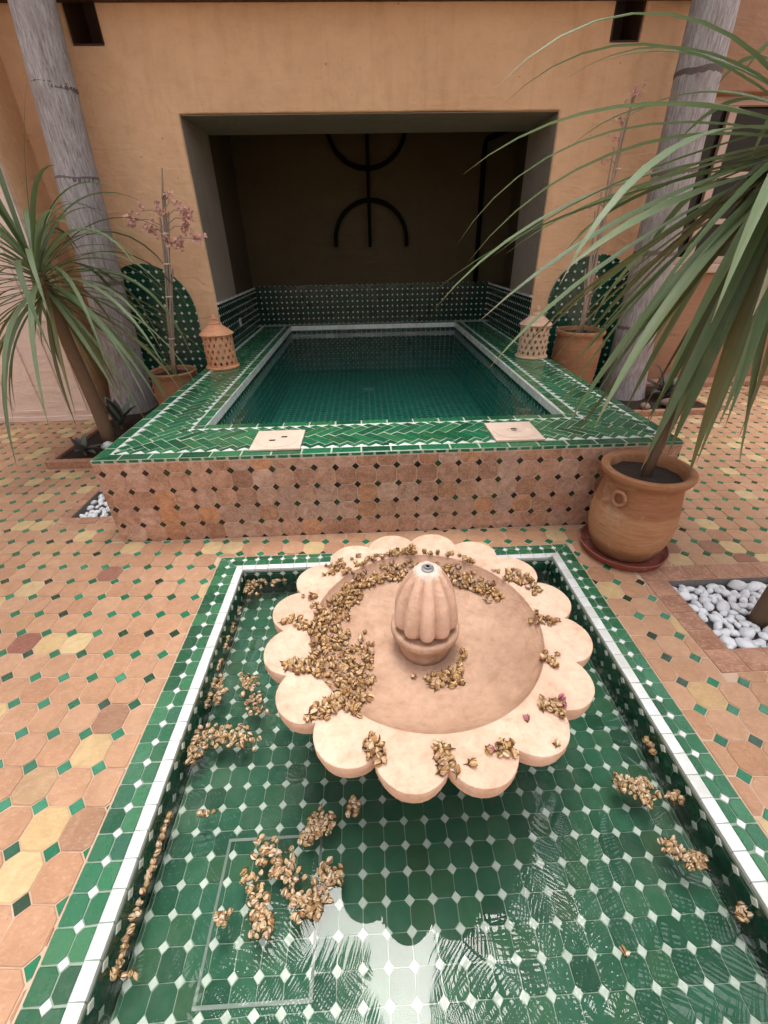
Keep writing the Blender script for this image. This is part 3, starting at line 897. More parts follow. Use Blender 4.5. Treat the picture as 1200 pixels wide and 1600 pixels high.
pw = MB().add([(PX0+.002, PY0+.002, PWZ), (PX1-.002, PY0+.002, PWZ), (PX1-.002, PY1-.002, PWZ), (PX0+.002, PY1-.002, PWZ)], [(0, 1, 2, 3)]).build('pool_water', M['poolwater'])
tag(pw, kind='structure')

# skimmer lids on the coping
def lid(cx, cy, lab, kind):
    t = thing('skimmer_lid', lab, 'lid', (cx, cy, H), 'pale lids on the coping')
    s = .131; z = H + .0012
    MB().box((cx-s, cy-s, z), (cx+s, cy+s, z+.012)).build('slab', M['skim'], t, bevel=.003)
    MB().lathe([(.112, .0122), (.112, .0142), (.105, .0148), (.0, .0148)], 40, (cx, cy, z)).build('disc', M['skim'], t)
    if kind == 0:
        for dx, dy in ((-.028, -.022), (.03, .022)):
            MB().box((cx+dx-.016, cy+dy-.008, z+.015), (cx+dx+.016, cy+dy+.008, z+.0165)).build('finger_hole', M['iron'], t, bevel=.002)
    else:
        MB().lathe([(.036, .015), (.036, .0185), (.030, .021), (.024, .0185), (.024, .015)], 28, (cx, cy, z), cap=False).build('ring', M['skim'], t, smooth=True)
        for dx, dy in ((.004, .013), (-.004, -.013)):
            MB().box((cx+dx-.016, cy+dy-.006, z+.015), (cx+dx+.016, cy+dy+.006, z+.0165)).build('finger_hole', M['iron'], t)
lid(.915, .176, 'square pale pink lid with two finger holes on the coping, left one', 0)
lid(2.200, .193, 'square pale pink lid with a raised ring on the coping, right one', 1)

# wrought iron sign and pipe on the alcove back wall
sg = thing('iron_emblem', 'black wrought iron emblem of two arcs and a bar on the alcove wall', 'emblem', (1.5, YB-.05, 1.4))
ye = YB - .06
A = lambda cx, cz, rx, rz, a0, a1, n=18: [(cx+rx*math.cos(a0+(a1-a0)*k/n), ye, cz+rz*math.sin(a0+(a1-a0)*k/n)) for k in range(n+1)]
MB().tube([(1.505, ye-.03, 1.36), (1.503, ye-.03, 2.85)], .021, 10).build('bar', M['iron'], sg, smooth=True)
MB().tube(A(1.50, 2.50, .43, .38, math.pi, 2*math.pi), .024, 10).build('upper_arc', M['iron'], sg, smooth=True)
MB().tube([(1.95, ye, 1.36)] + A(1.52, 1.43, .43, .40, 0, math.pi) + [(1.09, ye, 1.37)], .024, 10).build('lower_arc', M['iron'], sg, smooth=True)
for x in (1.505,):
    MB().tube([(x, ye-.03, 1.62), (x, YB+.002, 1.62)], .010, 8).build('fixing', M['iron'], sg)
    MB().tube([(x, ye-.03, 2.20), (x, YB+.002, 2.20)], .010, 8).build('fixing', M['iron'], sg)
dp = tag(MB().tube([(2.84, YB-.045, .96), (2.825, YB-.045, 2.3), (2.84, YB-.05, 2.36), (3.05, YB-.05, 2.44), (3.19, YB-.05, 2.49)], .028, 10).build('drain_pipe', M['iron'], smooth=True),
         'thin black pipe running up the alcove wall near its right corner', 'pipe')

# ------------------------------------------------------------------ fountain basin (sunken)
bas = thing('fountain_basin', 'sunken green tiled basin with white tile edging around the fountain', 'basin', (1.526, -1.1, 0))
BZ = -.165; WZ = -.072
bb = MB()
bb.box((BX0, BY0, -.4), (IX0-.003, BY1, -.002)); bb.box((IX1+.003, BY0, -.4), (BX1, BY1, -.002))
bb.box((IX0-.003, IY1+.003, -.4), (IX1+.003, BY1, -.002)); bb.box((IX0-.003, BY0, -.4), (IX1+.003, IY0-.008, -.002))
bb.box((IX0-.003, IY0-.008, -.4), (IX1+.003, IY1+.003, BZ-.0015))
bb.build('shell', M['grout_green'], bas)
PB, CB = .0655, .0138
# rim: green octagons with one row of white stars, then white tiles
ro, rd, rw_ = [], [], []
WX_0, WX_1, WY_1, WY_0 = .700, 2.375, -.254, BY0+.1
def rim(i0, i1, along, lineval, lo, hi, flip):
    for i in range(i0, i1):
        for s in (-.5, .5):
            if along == 'y': p = octagon(lineval + s*PB, (i+.5)*PB - .004, PB, CB); p = clip_rect(p, lo, BY0, hi, BY1); 
            else: p = octagon((i+.5)*PB + .010, lineval + s*PB, PB, CB); p = clip_rect(p, BX0, lo, BX1, hi)
            ro.append((p, flip))
        if along == 'y': p = diamond(lineval, i*PB - .004, CB); p = clip_rect(p, lo, BY0, hi, BY1)
        else: p = diamond(i*PB + .010, lineval, CB); p = clip_rect(p, BX0, lo, BX1, hi)
        rd.append((p, flip))
def mitre(p, side):
    # between band corners outer (BX0,BY1) and inner (IX0,IY1)
    k = (BY1 - IY1) / (IX0 - BX0)
    if len(p) < 3: return []
    if side == 'l': p = clip_half(p, -k, -1, -k*BX0 - BY1)
    elif side == 'r': p = clip_half(p, k, -1, k*BX1 - BY1)
    else:
        p = clip_half(p, k, 1, k*BX0 + BY1)
        if len(p) > 2: p = clip_half(p, -k, 1, -k*BX1 + BY1)
    return p if len(p) > 2 else []
rim(-32, 1, 'y', .655, BX0, WX_0, 'l'); rim(-32, 1, 'y', 2.4055, WX_1, BX1, 'r'); rim(8, 39, 'x', -.211, WY_1, BY1, 'b')
BT = Plane((0, 0, -T), (1, 0, 0), (0, 1, 0), (0, 0, 1))
lay(bas, 'rim_tile', [q for q in (mitre(p, f) for p, f in ro) if q], BT, M['rimgreen'], gap=.0032, th=T+.001, bev=.0015, tilt=.7)
lay(bas, 'rim_star', [q for q in (mitre(p, f) for p, f in rd) if q], BT, M['white'], gap=.0012, th=T+.0015, bev=.001, tilt=.7)
for k in range(-31, 0):
    y0, y1 = k*.0655, (k+1)*.0655
    rw_.append(mitre(clip_rect([(WX_0,y0),(IX0-.001,y0),(IX0-.001,y1),(WX_0,y1)], 0, BY0, 9, BY1), 'l'))
    rw_.append(mitre(clip_rect([(IX1+.001,y0),(WX_1,y0),(WX_1,y1),(IX1+.001,y1)], 0, BY0, 9, BY1), 'r'))
for k in range(0, 30):
    x0, x1 = BX0 + k*.0655, BX0 + (k+1)*.0655
    rw_.append(mitre(clip_rect([(x0,IY1+.001),(x1,IY1+.001),(x1,WY_1),(x0,WY_1)], BX0, -9, BX1, 9), 'b'))
lay(bas, 'white_edge_tile', [q for q in rw_ if q], BT, M['white'], gap=.0016, th=T+.001, bev=.001, tilt=.25, jit=.0004)
# inner walls
def inner(plane, u0, u1):
    o_, d_ = [], []
    n = int((u1-u0)/PB) + 1
    for i in range(n+1):
        for j in (-1, 0, 1):
            p = clip_rect(octagon(u0+(i+.5)*PB, -.10+(j+.5)*PB, PB, CB), u0, BZ, u1, -.022)
            if len(p) > 2: o_.append(p)
        for j in (0, 1):
            p = clip_rect(diamond(u0+i*PB, -.10+j*PB, CB), u0, BZ, u1, -.022)
            if len(p) > 2: d_.append(p)
    lay(bas, 'inner_wall_tile', o_, plane, M['green_dark'], gap=.002, th=.007, bev=.001, limit=100)
    lay(bas, 'inner_wall_star', d_, plane, M['white_basin'], gap=.001, th=.0078, bev=.0008, limit=100)
inner(Plane((IX0-.008, 0, 0), (0, 1, 0), (0, 0, 1), (1, 0, 0)), IY0, IY1)
inner(Plane((IX1+.008, 0, 0), (0, -1, 0), (0, 0, 1), (-1, 0, 0)), -IY1, -IY0)
inner(Plane((0, IY1+.008, 0), (1, 0, 0), (0, 0, 1), (0, -1, 0)), IX0, IX1)
# basin floor
o_, d_ = [], []
for i in range(-1, 25):
    for j in range(-26, 1):
        x, y = 1.338 + (i-9)*PB, -1.583 + (j+20)*PB
        sl = .0025 * math.sin(i*.9 + j*.5)
        p = clip_rect(octagon(x+PB/2, y+PB/2, PB, CB), IX0, IY0, IX1, IY1)
        if len(p) > 2: o_.append(p)
        p = clip_rect(diamond(x, y, CB), IX0, IY0, IX1, IY1)
        if len(p) > 2: d_.append(p)
BF = Plane((0, 0, BZ-.008), (1, 0, 0), (0, 1, 0), (0, 0, 1))
lay(bas, 'basin_tile', o_, BF, M['green_basin'], gap=.0024, th=.009, bev=.0012, tilt=.6)
lay(bas, 'basin_star', d_, BF, M['white_basin'], gap=.0004, th=.0098, bev=.001, tilt=.6)
hf = MB()
hx0, hx1, hy0, hy1 = .925, 1.215, -1.765, -1.41
for a, b in (((hx0, hy0), (hx1, hy0+.008)), ((hx0, hy1-.008), (hx1, hy1)), ((hx0, hy0+.008), (hx0+.008, hy1-.008)), ((hx1-.008, hy0+.008), (hx1, hy1-.008))):
    hf.box((a[0], a[1], BZ-.006), (b[0], b[1], BZ+.0035))
hf.build('hatch_frame', M['hatch'], bas)
wv = []
wat = MB().add([(IX0-.0005, IY0, WZ), (IX1+.0005, IY0, WZ), (IX1+.0005, IY1, WZ), (IX0-.0005, IY1, WZ)], [(0, 1, 2, 3)]).build('basin_water', M['water'])
tag(wat, kind='structure')

# ------------------------------------------------------------------ fountain
FCX, FCY, FZ = 1.552, -1.108, .42
fo = thing('fountain', 'scalloped peach stone fountain bowl with sixteen petals standing in the basin', 'fountain', (FCX, FCY, BZ))
NPET = 16; RC = .392; RP = .088; RIN = .345
def lip_outline(off=0.0, per=13):
    pts = []
    da = 2*math.pi/NPET
    for k in range(NPET):
        a = -math.pi/2 + da/2 + k*da
        r0 = RC*math.cos(0); c = (RC*math.cos(a), RC*math.sin(a)); rp = RP + off
        # cusp half-angle: where neighbouring circles meet
        d = RC*math.sin(da/2)
        phi = math.pi/2 + math.acos(min(1, d/rp)) - da/2 * 1.0
        phi = math.pi - math.acos(min(1, (d)/rp)) - (math.pi/2 - da/2) if False else (math.pi/2 + da/2 - math.acos(min(1, d/rp))) + (math.pi/2 - da/2)*0
        jr = 1 + .018*math.sin(k*5.1)
        ph = math.pi/2 + da/2 + math.acos(min(1, d/rp)) - 0
        # meeting point lies on the bisector; solve directly
        x = RC*math.cos(da/2) + math.sqrt(max(0, rp*rp - d*d))
        ang_end = math.atan2(x*math.sin(da/2), x*math.cos(da/2) - RC)
        for m in range(per):
            t = -ang_end + 2*ang_end*m/per
            cw = 1 + .018*noise.noise(Vector((k*1.7, t*1.6, 4.0))) + .010*noise.noise(Vector((k*2.7, t*7.0, 9.0)))
            pts.append((c[0] + rp*jr*cw*math.cos(a+t), c[1] + rp*jr*cw*math.sin(a+t)))
    return pts
lt = .052
rings = []
ol = [(lip_outline(-.004), FZ), (lip_outline(-.001), FZ-.0016), (lip_outline(0), FZ-.0045), (lip_outline(-.001), FZ-.03), (lip_outline(-.006), FZ-lt)]
N = len(ol[0][0])
angs = [math.atan2(p[1], p[0]) for p in ol[0][0]]
inn = [(RIN+.004, FZ), (RIN, FZ-.004)]
vs = []; 
def circ(r, z): return [(FCX+r*math.cos(a), FCY+r*math.sin(a), z) for a in angs]
loops = [circ(RIN-.002, FZ-.012), circ(RIN, FZ-.004), circ(RIN+.006, FZ)]
mid = [((FCX + (RIN+.006)*math.cos(angs[i]) + FCX+ol[0][0][i][0]) / 2, (FCY + (RIN+.006)*math.sin(angs[i]) + FCY+ol[0][0][i][1]) / 2, FZ-.0015) for i in range(N)]
loops.append(mid)
for o, z in ol: loops.append([(FCX+x, FCY+y, z) for x, y in o])
loops.append(circ(RIN-.02, FZ-lt-.004)); loops.append(circ(.27, FZ-.11)); loops.append(circ(.16, FZ-.19))
vs = [q for l in loops for q in l]; fs = []
for a in range(len(loops)-1):
    for i in range(N):
        j = (i+1) % N
        fs.append((a*N+i, (a+1)*N+i, (a+1)*N+j, a*N+j))
lipo = link('scalloped_lip', mesh('scalloped_lip', vs, fs, M['stone'], True), fo); autosmooth(lipo, 38)
bowl = MB().lathe([(RIN-.0015, FZ-.008), (RIN-.010, FZ-.022), (RIN-.030, FZ-.042), (RIN-.065, FZ-.062), (.22, FZ-.080), (.15, FZ-.090), (.10, FZ-.0945), (.0005, FZ-.095)], 64, (FCX, FCY, 0), cap=False)
bo = bowl.build('bowl', M['stone_wet'], fo, smooth=True)
ped = MB().lathe([(.165, BZ), (.165, BZ+.05), (.14, BZ+.07), (.115, BZ+.12), (.10, BZ+.2), (.105, BZ+.28), (.13, FZ-.23), (.165, FZ-.192)], 8, (FCX, FCY, 0))
ped.build('pedestal', M['stone'], fo, bevel=.006)
# collar and ribbed finial
zb = FZ - .095
MB().lathe([(.080, zb-.004), (.078, zb+.02), (.080, zb+.052), (.090, zb+.064), (.100, zb+.070), (.103, zb+.078), (.103, zb+.092), (.099, zb+.099), (.090, zb+.098), (.082, zb+.092), (.07, zb+.090)], 48, (FCX, FCY, 0)).build('collar', M['stone_wet'], fo, smooth=True)
prof = []
z0 = zb + .094; HF = .208
for k in range(25):
    t = k / 24
    r = .096 * (1 - (1 - t/.16)**2 * .30) if t < .16 else .096 * (1 - .61 * ((t-.16)/.84)**2.3)
    prof.append((r, z0 + t*HF))
NR = 10
def ribs(an, z):
    t = (z - z0)/HF
    amp = .27 * min(1, t/.08+.35) * (1 if t < .82 else max(.0, (1-t)/.18)*.8+.2)
    return 1 - amp * (1 - abs(math.sin(an*NR/2 + .3))**.55)
fin = MB().lathe(prof, 120, (FCX, FCY, 0), rfun=ribs).build('finial', M['stone'], fo, smooth=True)
zt2 = z0 + HF
MB().lathe([(.039, zt2-.034), (.0395, zt2-.006), (.034, zt2+.004), (.024, zt2+.006), (.018, zt2+.005)], 32, (FCX, FCY, 0), rfun=lambda a, z: 1+.07*math.sin(a*5)+.05*math.sin(a*9+1)).build('finial_cap', M['chalk'], fin, smooth=True)
MB().lathe([(.0175, zt2+.0055), (.0175, zt2+.009), (.009, zt2+.010)], 24, (FCX, FCY, 0)).build('nozzle_plate', M['metal'], fin)
MB().lathe([(.0095, zt2+.010), (.0095, zt2+.015), (.0058, zt2+.015), (.0058, zt2+.0102)], 20, (FCX, FCY, 0), cap=False).build('nozzle', M['metal'], fin)
MB().lathe([(.0058, zt2+.0104), (.0005, zt2+.0104)], 16, (FCX, FCY, 0), cap=False).build('nozzle_hole', M['iron'], fin)

# ------------------------------------------------------------------ pots
def pot(name, lab, cx, cy, prof, mat, soilz, soilr, group=None):
    t = thing(name, lab, 'pot', (cx, cy, prof[0][1]), group)
    o = MB().lathe(prof, 56, (0, 0, 0)).build('body', mat, t, (cx, cy, 0), smooth=True)
    autosmooth(o, 50)
    vs = [(0, 0, soilz)]; fs = []
    rr = [soilr*k/6 for k in range(1, 7)]
    for r in rr:
        for k in range(28):
            a = 2*math.pi*k/28
            vs.append((r*math.cos(a), r*math.sin(a), soilz + noise.noise(Vector((r*math.cos(a)*30+cx, r*math.sin(a)*30, 1)))*.012))
    for k in range(28): fs.append((0, 1+k, 1+(k+1) % 28))
    for i in range(5):
        for k in range(28): fs.append((1+i*28+k, 1+(i+1)*28+k, 1+(i+1)*28+(k+1) % 28, 1+i*28+(k+1) % 28))
    link('soil', mesh('soil', vs, fs, M['soil'], True), t, (cx, cy, 0))
    return t
PCX, PCY = 2.715, -.245
sa_ = tag(MB().lathe([(.150, .004), (.185, .006), (.212, .042), (.218, .046), (.219, .040), (.205, .008), (.19, .0006), (.02, .0006)][::-1] if False else
                     [(.02, .002), (.17, .002), (.20, .010), (.214, .045), (.208, .047), (.192, .018), (.165, .012), (.02, .012)], 56, (0, 0, 0)).build('saucer', M['saucer'], None, (PCX, PCY, 0), smooth=True),
          'shiny red-brown round saucer under the large terracotta pot', 'saucer')
autosmooth(sa_, 50)
bp = pot('terracotta_pot', 'large terracotta pot with loop handles standing on a red-brown saucer', PCX, PCY,
         [(.02, .013), (.135, .013), (.150, .03), (.178, .09), (.194, .16), (.197, .23), (.190, .30), (.178, .37), (.172, .42), (.178, .435), (.196, .450), (.204, .468), (.202, .482), (.192, .488), (.172, .484), (.162, .470), (.158, .44), (.158, .42)], M['pot'], .435, .158)
for ang in (200, 20, ):
    a = R(ang+12); hd = []
    c = Vector((PCX + .183*math.cos(a), PCY + .183*math.sin(a), .375))
    rad = Vector((math.cos(a), math.sin(a), 0)); tan = Vector((-math.sin(a), math.cos(a), 0))
    for k in range(17):
        q = 2*math.pi*k/16
        hd.append(c + tan*(.030*math.cos(q)) + Vector((0, 0, .034*math.sin(q))) + rad*(.012 + .010*math.cos(q*1)*0))
    MB().tube(hd, .0095, 8, cap=False).build('handle', M['pot_plain'], bp, smooth=True)
p2 = [(.02, 0), (.125, 0), (.14, .02), (.172, .12), (.19, .26), (.192, .36), (.183, .43), (.186, .44), (.200, .455), (.202, .475), (.192, .485), (.174, .48), (.168, .45), (.166, .42)]
P2X, P2Y = -.30, 1.93
lpot = pot('terracotta_pot', 'terracotta pot with a dry cane bundle left of the pool by the left lantern', P2X, P2Y, p2, M['pot_plain'], .445, .166)
p3 = [(.02, .0), (.15, .0), (.165, .02), (.19, .16), (.207, .34), (.212, .50), (.205, .60), (.198, .635), (.205, .645), (.218, .66), (.220, .68), (.210, .692), (.19, .688), (.183, .65), (.18, .62)]
P3X, P3Y = 3.40, 2.18
rpot = pot('terracotta_pot', 'tall terracotta pot with dry climbing stems right of the pool by the right lantern', P3X, P3Y, p3, M['pot_plain'], .655, .18)
a = R(-10)
hd = [Vector((P3X + .205 + .022*math.sin(math.pi*k/10), P3Y-.05, .60 - .07*k/10)) for k in range(11)]
MB().tube(hd, .009, 8).build('handle', M['pot_plain'], rpot, smooth=True)

# dry climbers tied to canes
def climber(name, lab, base, tips, bracts, cat='dry plant'):
    t = thing(name, lab, cat, base)
    b = Vector(base)
    for i, tp in enumerate(tips):
        tp = Vector(tp); pts = []
        for k in range(9):
            s = k/8
            p = b.lerp(tp, s) + noise.noise_vector(Vector((i*3.1, s*2.3, 1.7)))*.03*math.sin(math.pi*s) + Vector((random.uniform(-.03, .03)*(1-s), random.uniform(-.03, .03)*(1-s), 0))*(k == 0)
            pts.append(p)
        MB().tube(pts, [random.uniform(.008, .014)*(1-.4*k/8) for k in range(9)], 6).build('cane', M['cane'], t, smooth=True)
    main = Vector(tips[0])
    for s in (.2, .42, .58, .72):
        c = b.lerp(main, s)
        MB().lathe([(.026, -.005), (.029, 0), (.026, .005)], 12, tuple(c), cap=False).build('tie', M['tie'], t)
    # thin side twigs with dry bracts
    for (q, n) in bracts:
        q = Vector(q)
        s = max(.15, min(.93, (q.z - b.z)/(main.z - b.z) - .03))
        o = b.lerp(main, s)
        MB().tube([o, o.lerp(q, .5)+Vector((0, 0, .03)), q], [.0035, .003, .002], 5).build('twig', M['cane'], t)
        mb = MB()
        for k in range(int(n*1.6)):
            c = q + Vector((random.gauss(0, .020), random.gauss(0, .014), random.gauss(0, .02)))
            for m in range(3):
                d = Vector((random.uniform(-1, 1), random.uniform(-1, 1), random.uniform(-1, 1))).normalized()
                e = d.orthogonal().normalized()
                L_ = random.uniform(.018, .032); w_ = L_*.55
                n_ = d.cross(e)
                mb.add([c, c+d*L_*.55+e*w_+n_*.003, c+d*L_, c+d*L_*.55-e*w_+n_*.003], [(0, 1, 2), (0, 2, 3)])
        mb.build('flower_cluster', M['bract'], t)
cy = 1.99
climber('dry_climber', 'dry cane bundle with pink papery flowers standing in the left pot', (P2X, P2Y, .45),
        [at_y(253, 262, cy+.05), at_y(257, 300, cy+.04), at_y(263, 330, cy+.06), at_y(250, 340, cy+.02), at_y(270, 420, cy+.02), at_y(262, 380, cy)],
        [(at_y(220, 330, cy), 5), (at_y(207, 345, cy), 9), (at_y(240, 360, cy), 7), (at_y(232, 358, cy), 4), (at_y(262, 305, cy), 4), (at_y(276, 317, cy), 5), (at_y(290, 330, cy), 12), (at_y(294, 342, cy), 12), (at_y(290, 355, cy), 12), (at_y(309, 373, cy), 10), (at_y(281, 381, cy), 12), (at_y(263, 376, cy), 7), (at_y(246, 328, cy), 6)])
cy = 2.24
climber('dry_climber', 'tall dry climbing stems tied together in the right pot', (P3X, P3Y, .66),
        [at_y(992, 140, cy+.05), at_y(975, 190, cy), at_y(940, 300, cy), at_y(930, 330, cy), at_y(925, 400, cy), at_y(960, 230, cy), at_y(915, 420, cy-.03), at_y(935, 410, cy+.04)],
        [(at_y(998, 142, cy), 5), (at_y(985, 155, cy), 4), (at_y(970, 185, cy), 5), (at_y(960, 215, cy), 4), (at_y(945, 250, cy), 4), (at_y(925, 320, cy), 4), (at_y(940, 345, cy), 3), (at_y(925, 435, cy), 3)])

# ------------------------------------------------------------------ lanterns
def lantern(cx, cy, mat, lab):
    t = thing('clay_lantern', lab, 'lantern', (cx, cy, H), 'pierced clay lanterns on the coping')
    z = H + .0015
    o = MB().lathe([(.02, 0), (.140, 0), (.143, .008), (.138, .018), (.126, .022), (.02, .022)], 48, (0, 0, 0)).build('foot', mat, t, (cx, cy, z), smooth=True); autosmooth(o)
    nc, nr = 16, 5; r0, r1 = .126, .122; hb_ = .245; z0 = .022
    vs = []; fs = []
    def P_(a, zz):
        rr = r0 + (r1-r0)*zz/hb_
        return (rr*math.cos(a), rr*math.sin(a), z0+zz)
    for j in range(nr):
        for i in range(nc):
            da = 2*math.pi/nc; a0 = (i + (.5 if j % 2 else 0))*da
            za, zb_ = hb_*j/nr, hb_*(j+1)/nr; zm = (za+zb_)/2; am = a0+da/2
            b = len(vs)
            hw, hh = da*.27, (zb_-za)*.40
            vs += [P_(a0, za), P_(am, za), P_(a0+da, za), P_(a0+da, zm), P_(a0+da, zb_), P_(am, zb_), P_(a0, zb_), P_(a0, zm),
                   P_(am, zm-hh), P_(am+hw, zm), P_(am, zm+hh), P_(am-hw, zm)]
            fs += [tuple(b+k for k in q) for q in ((0, 1, 8, 11, 7), (1, 2, 3, 9, 8), (3, 4, 5, 10, 9), (5, 6, 7, 11, 10))]
    s = link('pierced_body', mesh('pierced_body', vs, fs, mat, False), t, (cx, cy, z))
    sm = s.modifiers.new('solid', 'SOLIDIFY'); sm.thickness = .012; sm.offset = -1
    o = MB().lathe([(.118, hb_+.022), (.138, hb_+.023), (.141, hb_+.030), (.12, hb_+.048), (.085, hb_+.075), (.052, hb_+.098), (.046, hb_+.101), (.047, hb_+.113), (.034, hb_+.119), (.016, hb_+.128), (.013, hb_+.134), (.021, hb_+.145), (.017, hb_+.162), (.005, hb_+.176)], 48, (0, 0, 0)).build('conical_lid', mat, t, (cx, cy, z), smooth=True); autosmooth(o)
lantern(.150, 1.925, M['lantern'], 'orange clay lantern with diamond holes on the left coping')
lantern(2.905, 2.005, M['lantern_pale'], 'pale clay lantern with diamond holes on the right coping')

# ------------------------------------------------------------------ planters, rocks, pebbles
def planter(rect, lab, h):
    x0, y0, x1, y1 = rect
    t = thing('planting_bed', lab, 'planter', ((x0+x1)/2, (y0+y1)/2, 0))
    w = .05
    MB().box((x0, y0, -.05), (x1, y0+w, h)).build('front_kerb', M['brick'], t, bevel=.008)
    MB().box((x0, y0+w+.002, -.05), (x0+w, y1, h)).build('side_kerb', M['brick'], t, bevel=.008)
    MB().box((x1-w, y0+w+.002, -.05), (x1, y1, h)).build('side_kerb', M['brick'], t, bevel=.008)
    vs = []; fs = []; nx, ny = 14, 20
    for j in range(ny+1):
        for i in range(nx+1):
            x = x0+w+(x1-x0-2*w)*i/nx; y = y0+w+(y1-y0-w)*j/ny
            vs.append((x, y, h-.025+noise.noise(Vector((x*9, y*9, 3)))*.015))
    for j in range(ny):
        for i in range(nx): fs.append((j*(nx+1)+i, j*(nx+1)+i+1, (j+1)*(nx+1)+i+1, (j+1)*(nx+1)+i))
    link('soil', mesh('soil', vs, fs, M['soil'], True), t)
planter(PLT_L, 'low brick-edged planting bed left of the pool under the leaning palm', .06)
planter(PLT_R, 'low brick-edged planting bed right of the pool under the right palm', .05)

def pebble_mesh(seed, mat, sub=2):
    bm = bmesh.new(); bmesh.ops.create_icosphere(bm, subdivisions=sub, radius=1)
    for v in bm.verts:
        n = noise.noise_vector(v.co*.9 + Vector((seed*7.3, 0, 0)))
        v.co = v.co + n*.28
        n = noise.noise(v.co*2.1 + Vector((0, seed*3.3, 0)))
        v.co *= 1 + n*.16
    me = bpy.data.meshes.new('pebble'); bm.to_mesh(me); bm.free()
    me.materials.append(mat); me.polygons.foreach_set('use_smooth', [True]*len(me.polygons))
    return me
pms = [pebble_mesh(k, M['pebble']) for k in range(7)]
def pebbles(rect, n, rmin, rmax, lab, group, avoid=None):
    x0, y0, x1, y1 = rect; placed = []
    tries = 0
    while len(placed) < n and tries < 60000:
        tries += 1
        r = random.uniform(rmin, rmax)
        if tries > 20000: r = rmin
        x, y = random.uniform(x0+r*.8, x1-r*.8), random.uniform(y0+r*.8, y1-r*.8)
        if avoid and (x-avoid[0])**2 + (y-avoid[1])**2 < (avoid[2]+r*.8)**2: continue
        if any((x-a)**2 + (y-b)**2 < ((r+c)*.80)**2 for a, b, c in placed): continue
        placed.append((x, y, r))
    for x, y, r in placed:
        o = link('white_pebble', random.choice(pms), None, (x, y, -.06 + r*.62 + random.uniform(0, .022)), (random.uniform(-.4, .4), random.uniform(-.4, .4), random.uniform(0, 6.28)), (r*random.uniform(.95, 1.3), r*random.uniform(.72, .95), r*random.uniform(.6, .85)))
        l2 = lab
        if avoid:
            dx0, dx1, dy0, dy1 = x-x0, x1-x, y-y0, y1-y
            m_ = min(dx0, dx1, dy0, dy1)
            if math.hypot(x-avoid[0], y-avoid[1]) < .10: l2 = 'smooth white pebble touching the foot of the slim dark trunk'
            elif m_ > .07: l2 = 'smooth white pebble in the middle of the right brick-edged bed'
            else: l2 = 'smooth white pebble along the ' + ('left' if m_ == dx0 else 'right' if m_ == dx1 else 'front' if m_ == dy0 else 'back') + ' border of the right brick-edged bed'
        tag(o, l2, 'pebble', group)
STX, STY = 3.085, -.745
pebbles(BED_R, 150, .017, .033, 'smooth white pebble in the brick-edged bed by the dark stem', 'pebbles in the right bed', (STX, STY, .038))
pebbles((BED_L[0], BED_L[1], BED_L[2], BED_L[3]), 80, .015, .027, 'small white pebble in the bed beside the pool corner at left', 'pebbles in the left bed')
# second layer to hide gaps
rms = [pebble_mesh(k+20, M['rock']) for k in range(3)]
rk = 0
for (x, y, r, lab) in ((3.72, 1.85, .07, 'low brown stone nearest the pool in the right bed'), (3.98, 1.80, .055, 'brown stone in front of the right palm trunk'), (4.25, 1.86, .075, 'larger brown stone right of the right palm trunk'), (4.42, 2.02, .06, 'brown stone by the dark leafed plant at right'),
                  (-.42, 1.62, .09, 'brown rock beside the spiky stem at the pool edge'), (-.30, 1.45, .07, 'small brown rock close to the coping at left'), (-.52, 1.72, .07, 'brown rock at the foot of the left palm')):
    o = link('rock', rms[rk % 3], None, (x, y, .05+r*.3), (0, 0, rk*1.3), (r, r*.8, r*.6)); rk += 1
    tag(o, lab, 'rock')
o = link('white_pebble', pms[1], None, (-.66, 1.24, .08), (0, 0, 1), (.045, .035, .032)); tag(o, 'large white pebble lying by the dark rosette at the left bed corner', 'pebble')

# ------------------------------------------------------------------ blade-leaved plants
def blade(base, az, el, length, width, droop, mat, parent, twist=0.0, curl=0.0, nseg=11, name='leaf'):
    d = Vector((math.cos(az)*math.cos(el), math.sin(az)*math.cos(el), math.sin(el)))
    p = Vector(base); vs = []; fs = []
    step = length/nseg
    for i in range(nseg+1):
        s = i/nseg
        side = d.cross(Vector((0, 0, 1)))
        if side.length < 1e-3: side = Vector((-math.sin(az), math.cos(az), 0))
        side.normalize()
        side = Matrix.Rotation(twist*s, 3, d) @ side
        up = side.cross(d).normalized()
        w = width * (.55 + .9*s if s < .3 else (.82 if s < .4 else .82*(1 - ((s-.4)/.6)**2.0))) * .6
        w = max(w, .0006)
        vs += [p - side*w + up*w*.32, p.copy(), p + side*w + up*w*.32]
        p = p + d*step
        d = (d + Vector((curl*step*-math.sin(az), curl*step*math.cos(az), -droop*step*(.35+1.3*s)))).normalized()
    for i in range(nseg):
        a = i*3
        fs += [(a, a+1, a+4, a+3), (a+1, a+2, a+5, a+4)]
    me = mesh(name, vs, fs, mat, True)
    at = me.attributes.new('along', 'FLOAT', 'POINT'); at.data.foreach_set('value', [v for i in range(nseg+1) for v in (i/nseg,)*3])
    at = me.attributes.new('across', 'FLOAT', 'POINT'); at.data.foreach_set('value', [v for i in range(nseg+1) for v in (-1.0, 0.0, 1.0)])
    return link(name, me, parent)

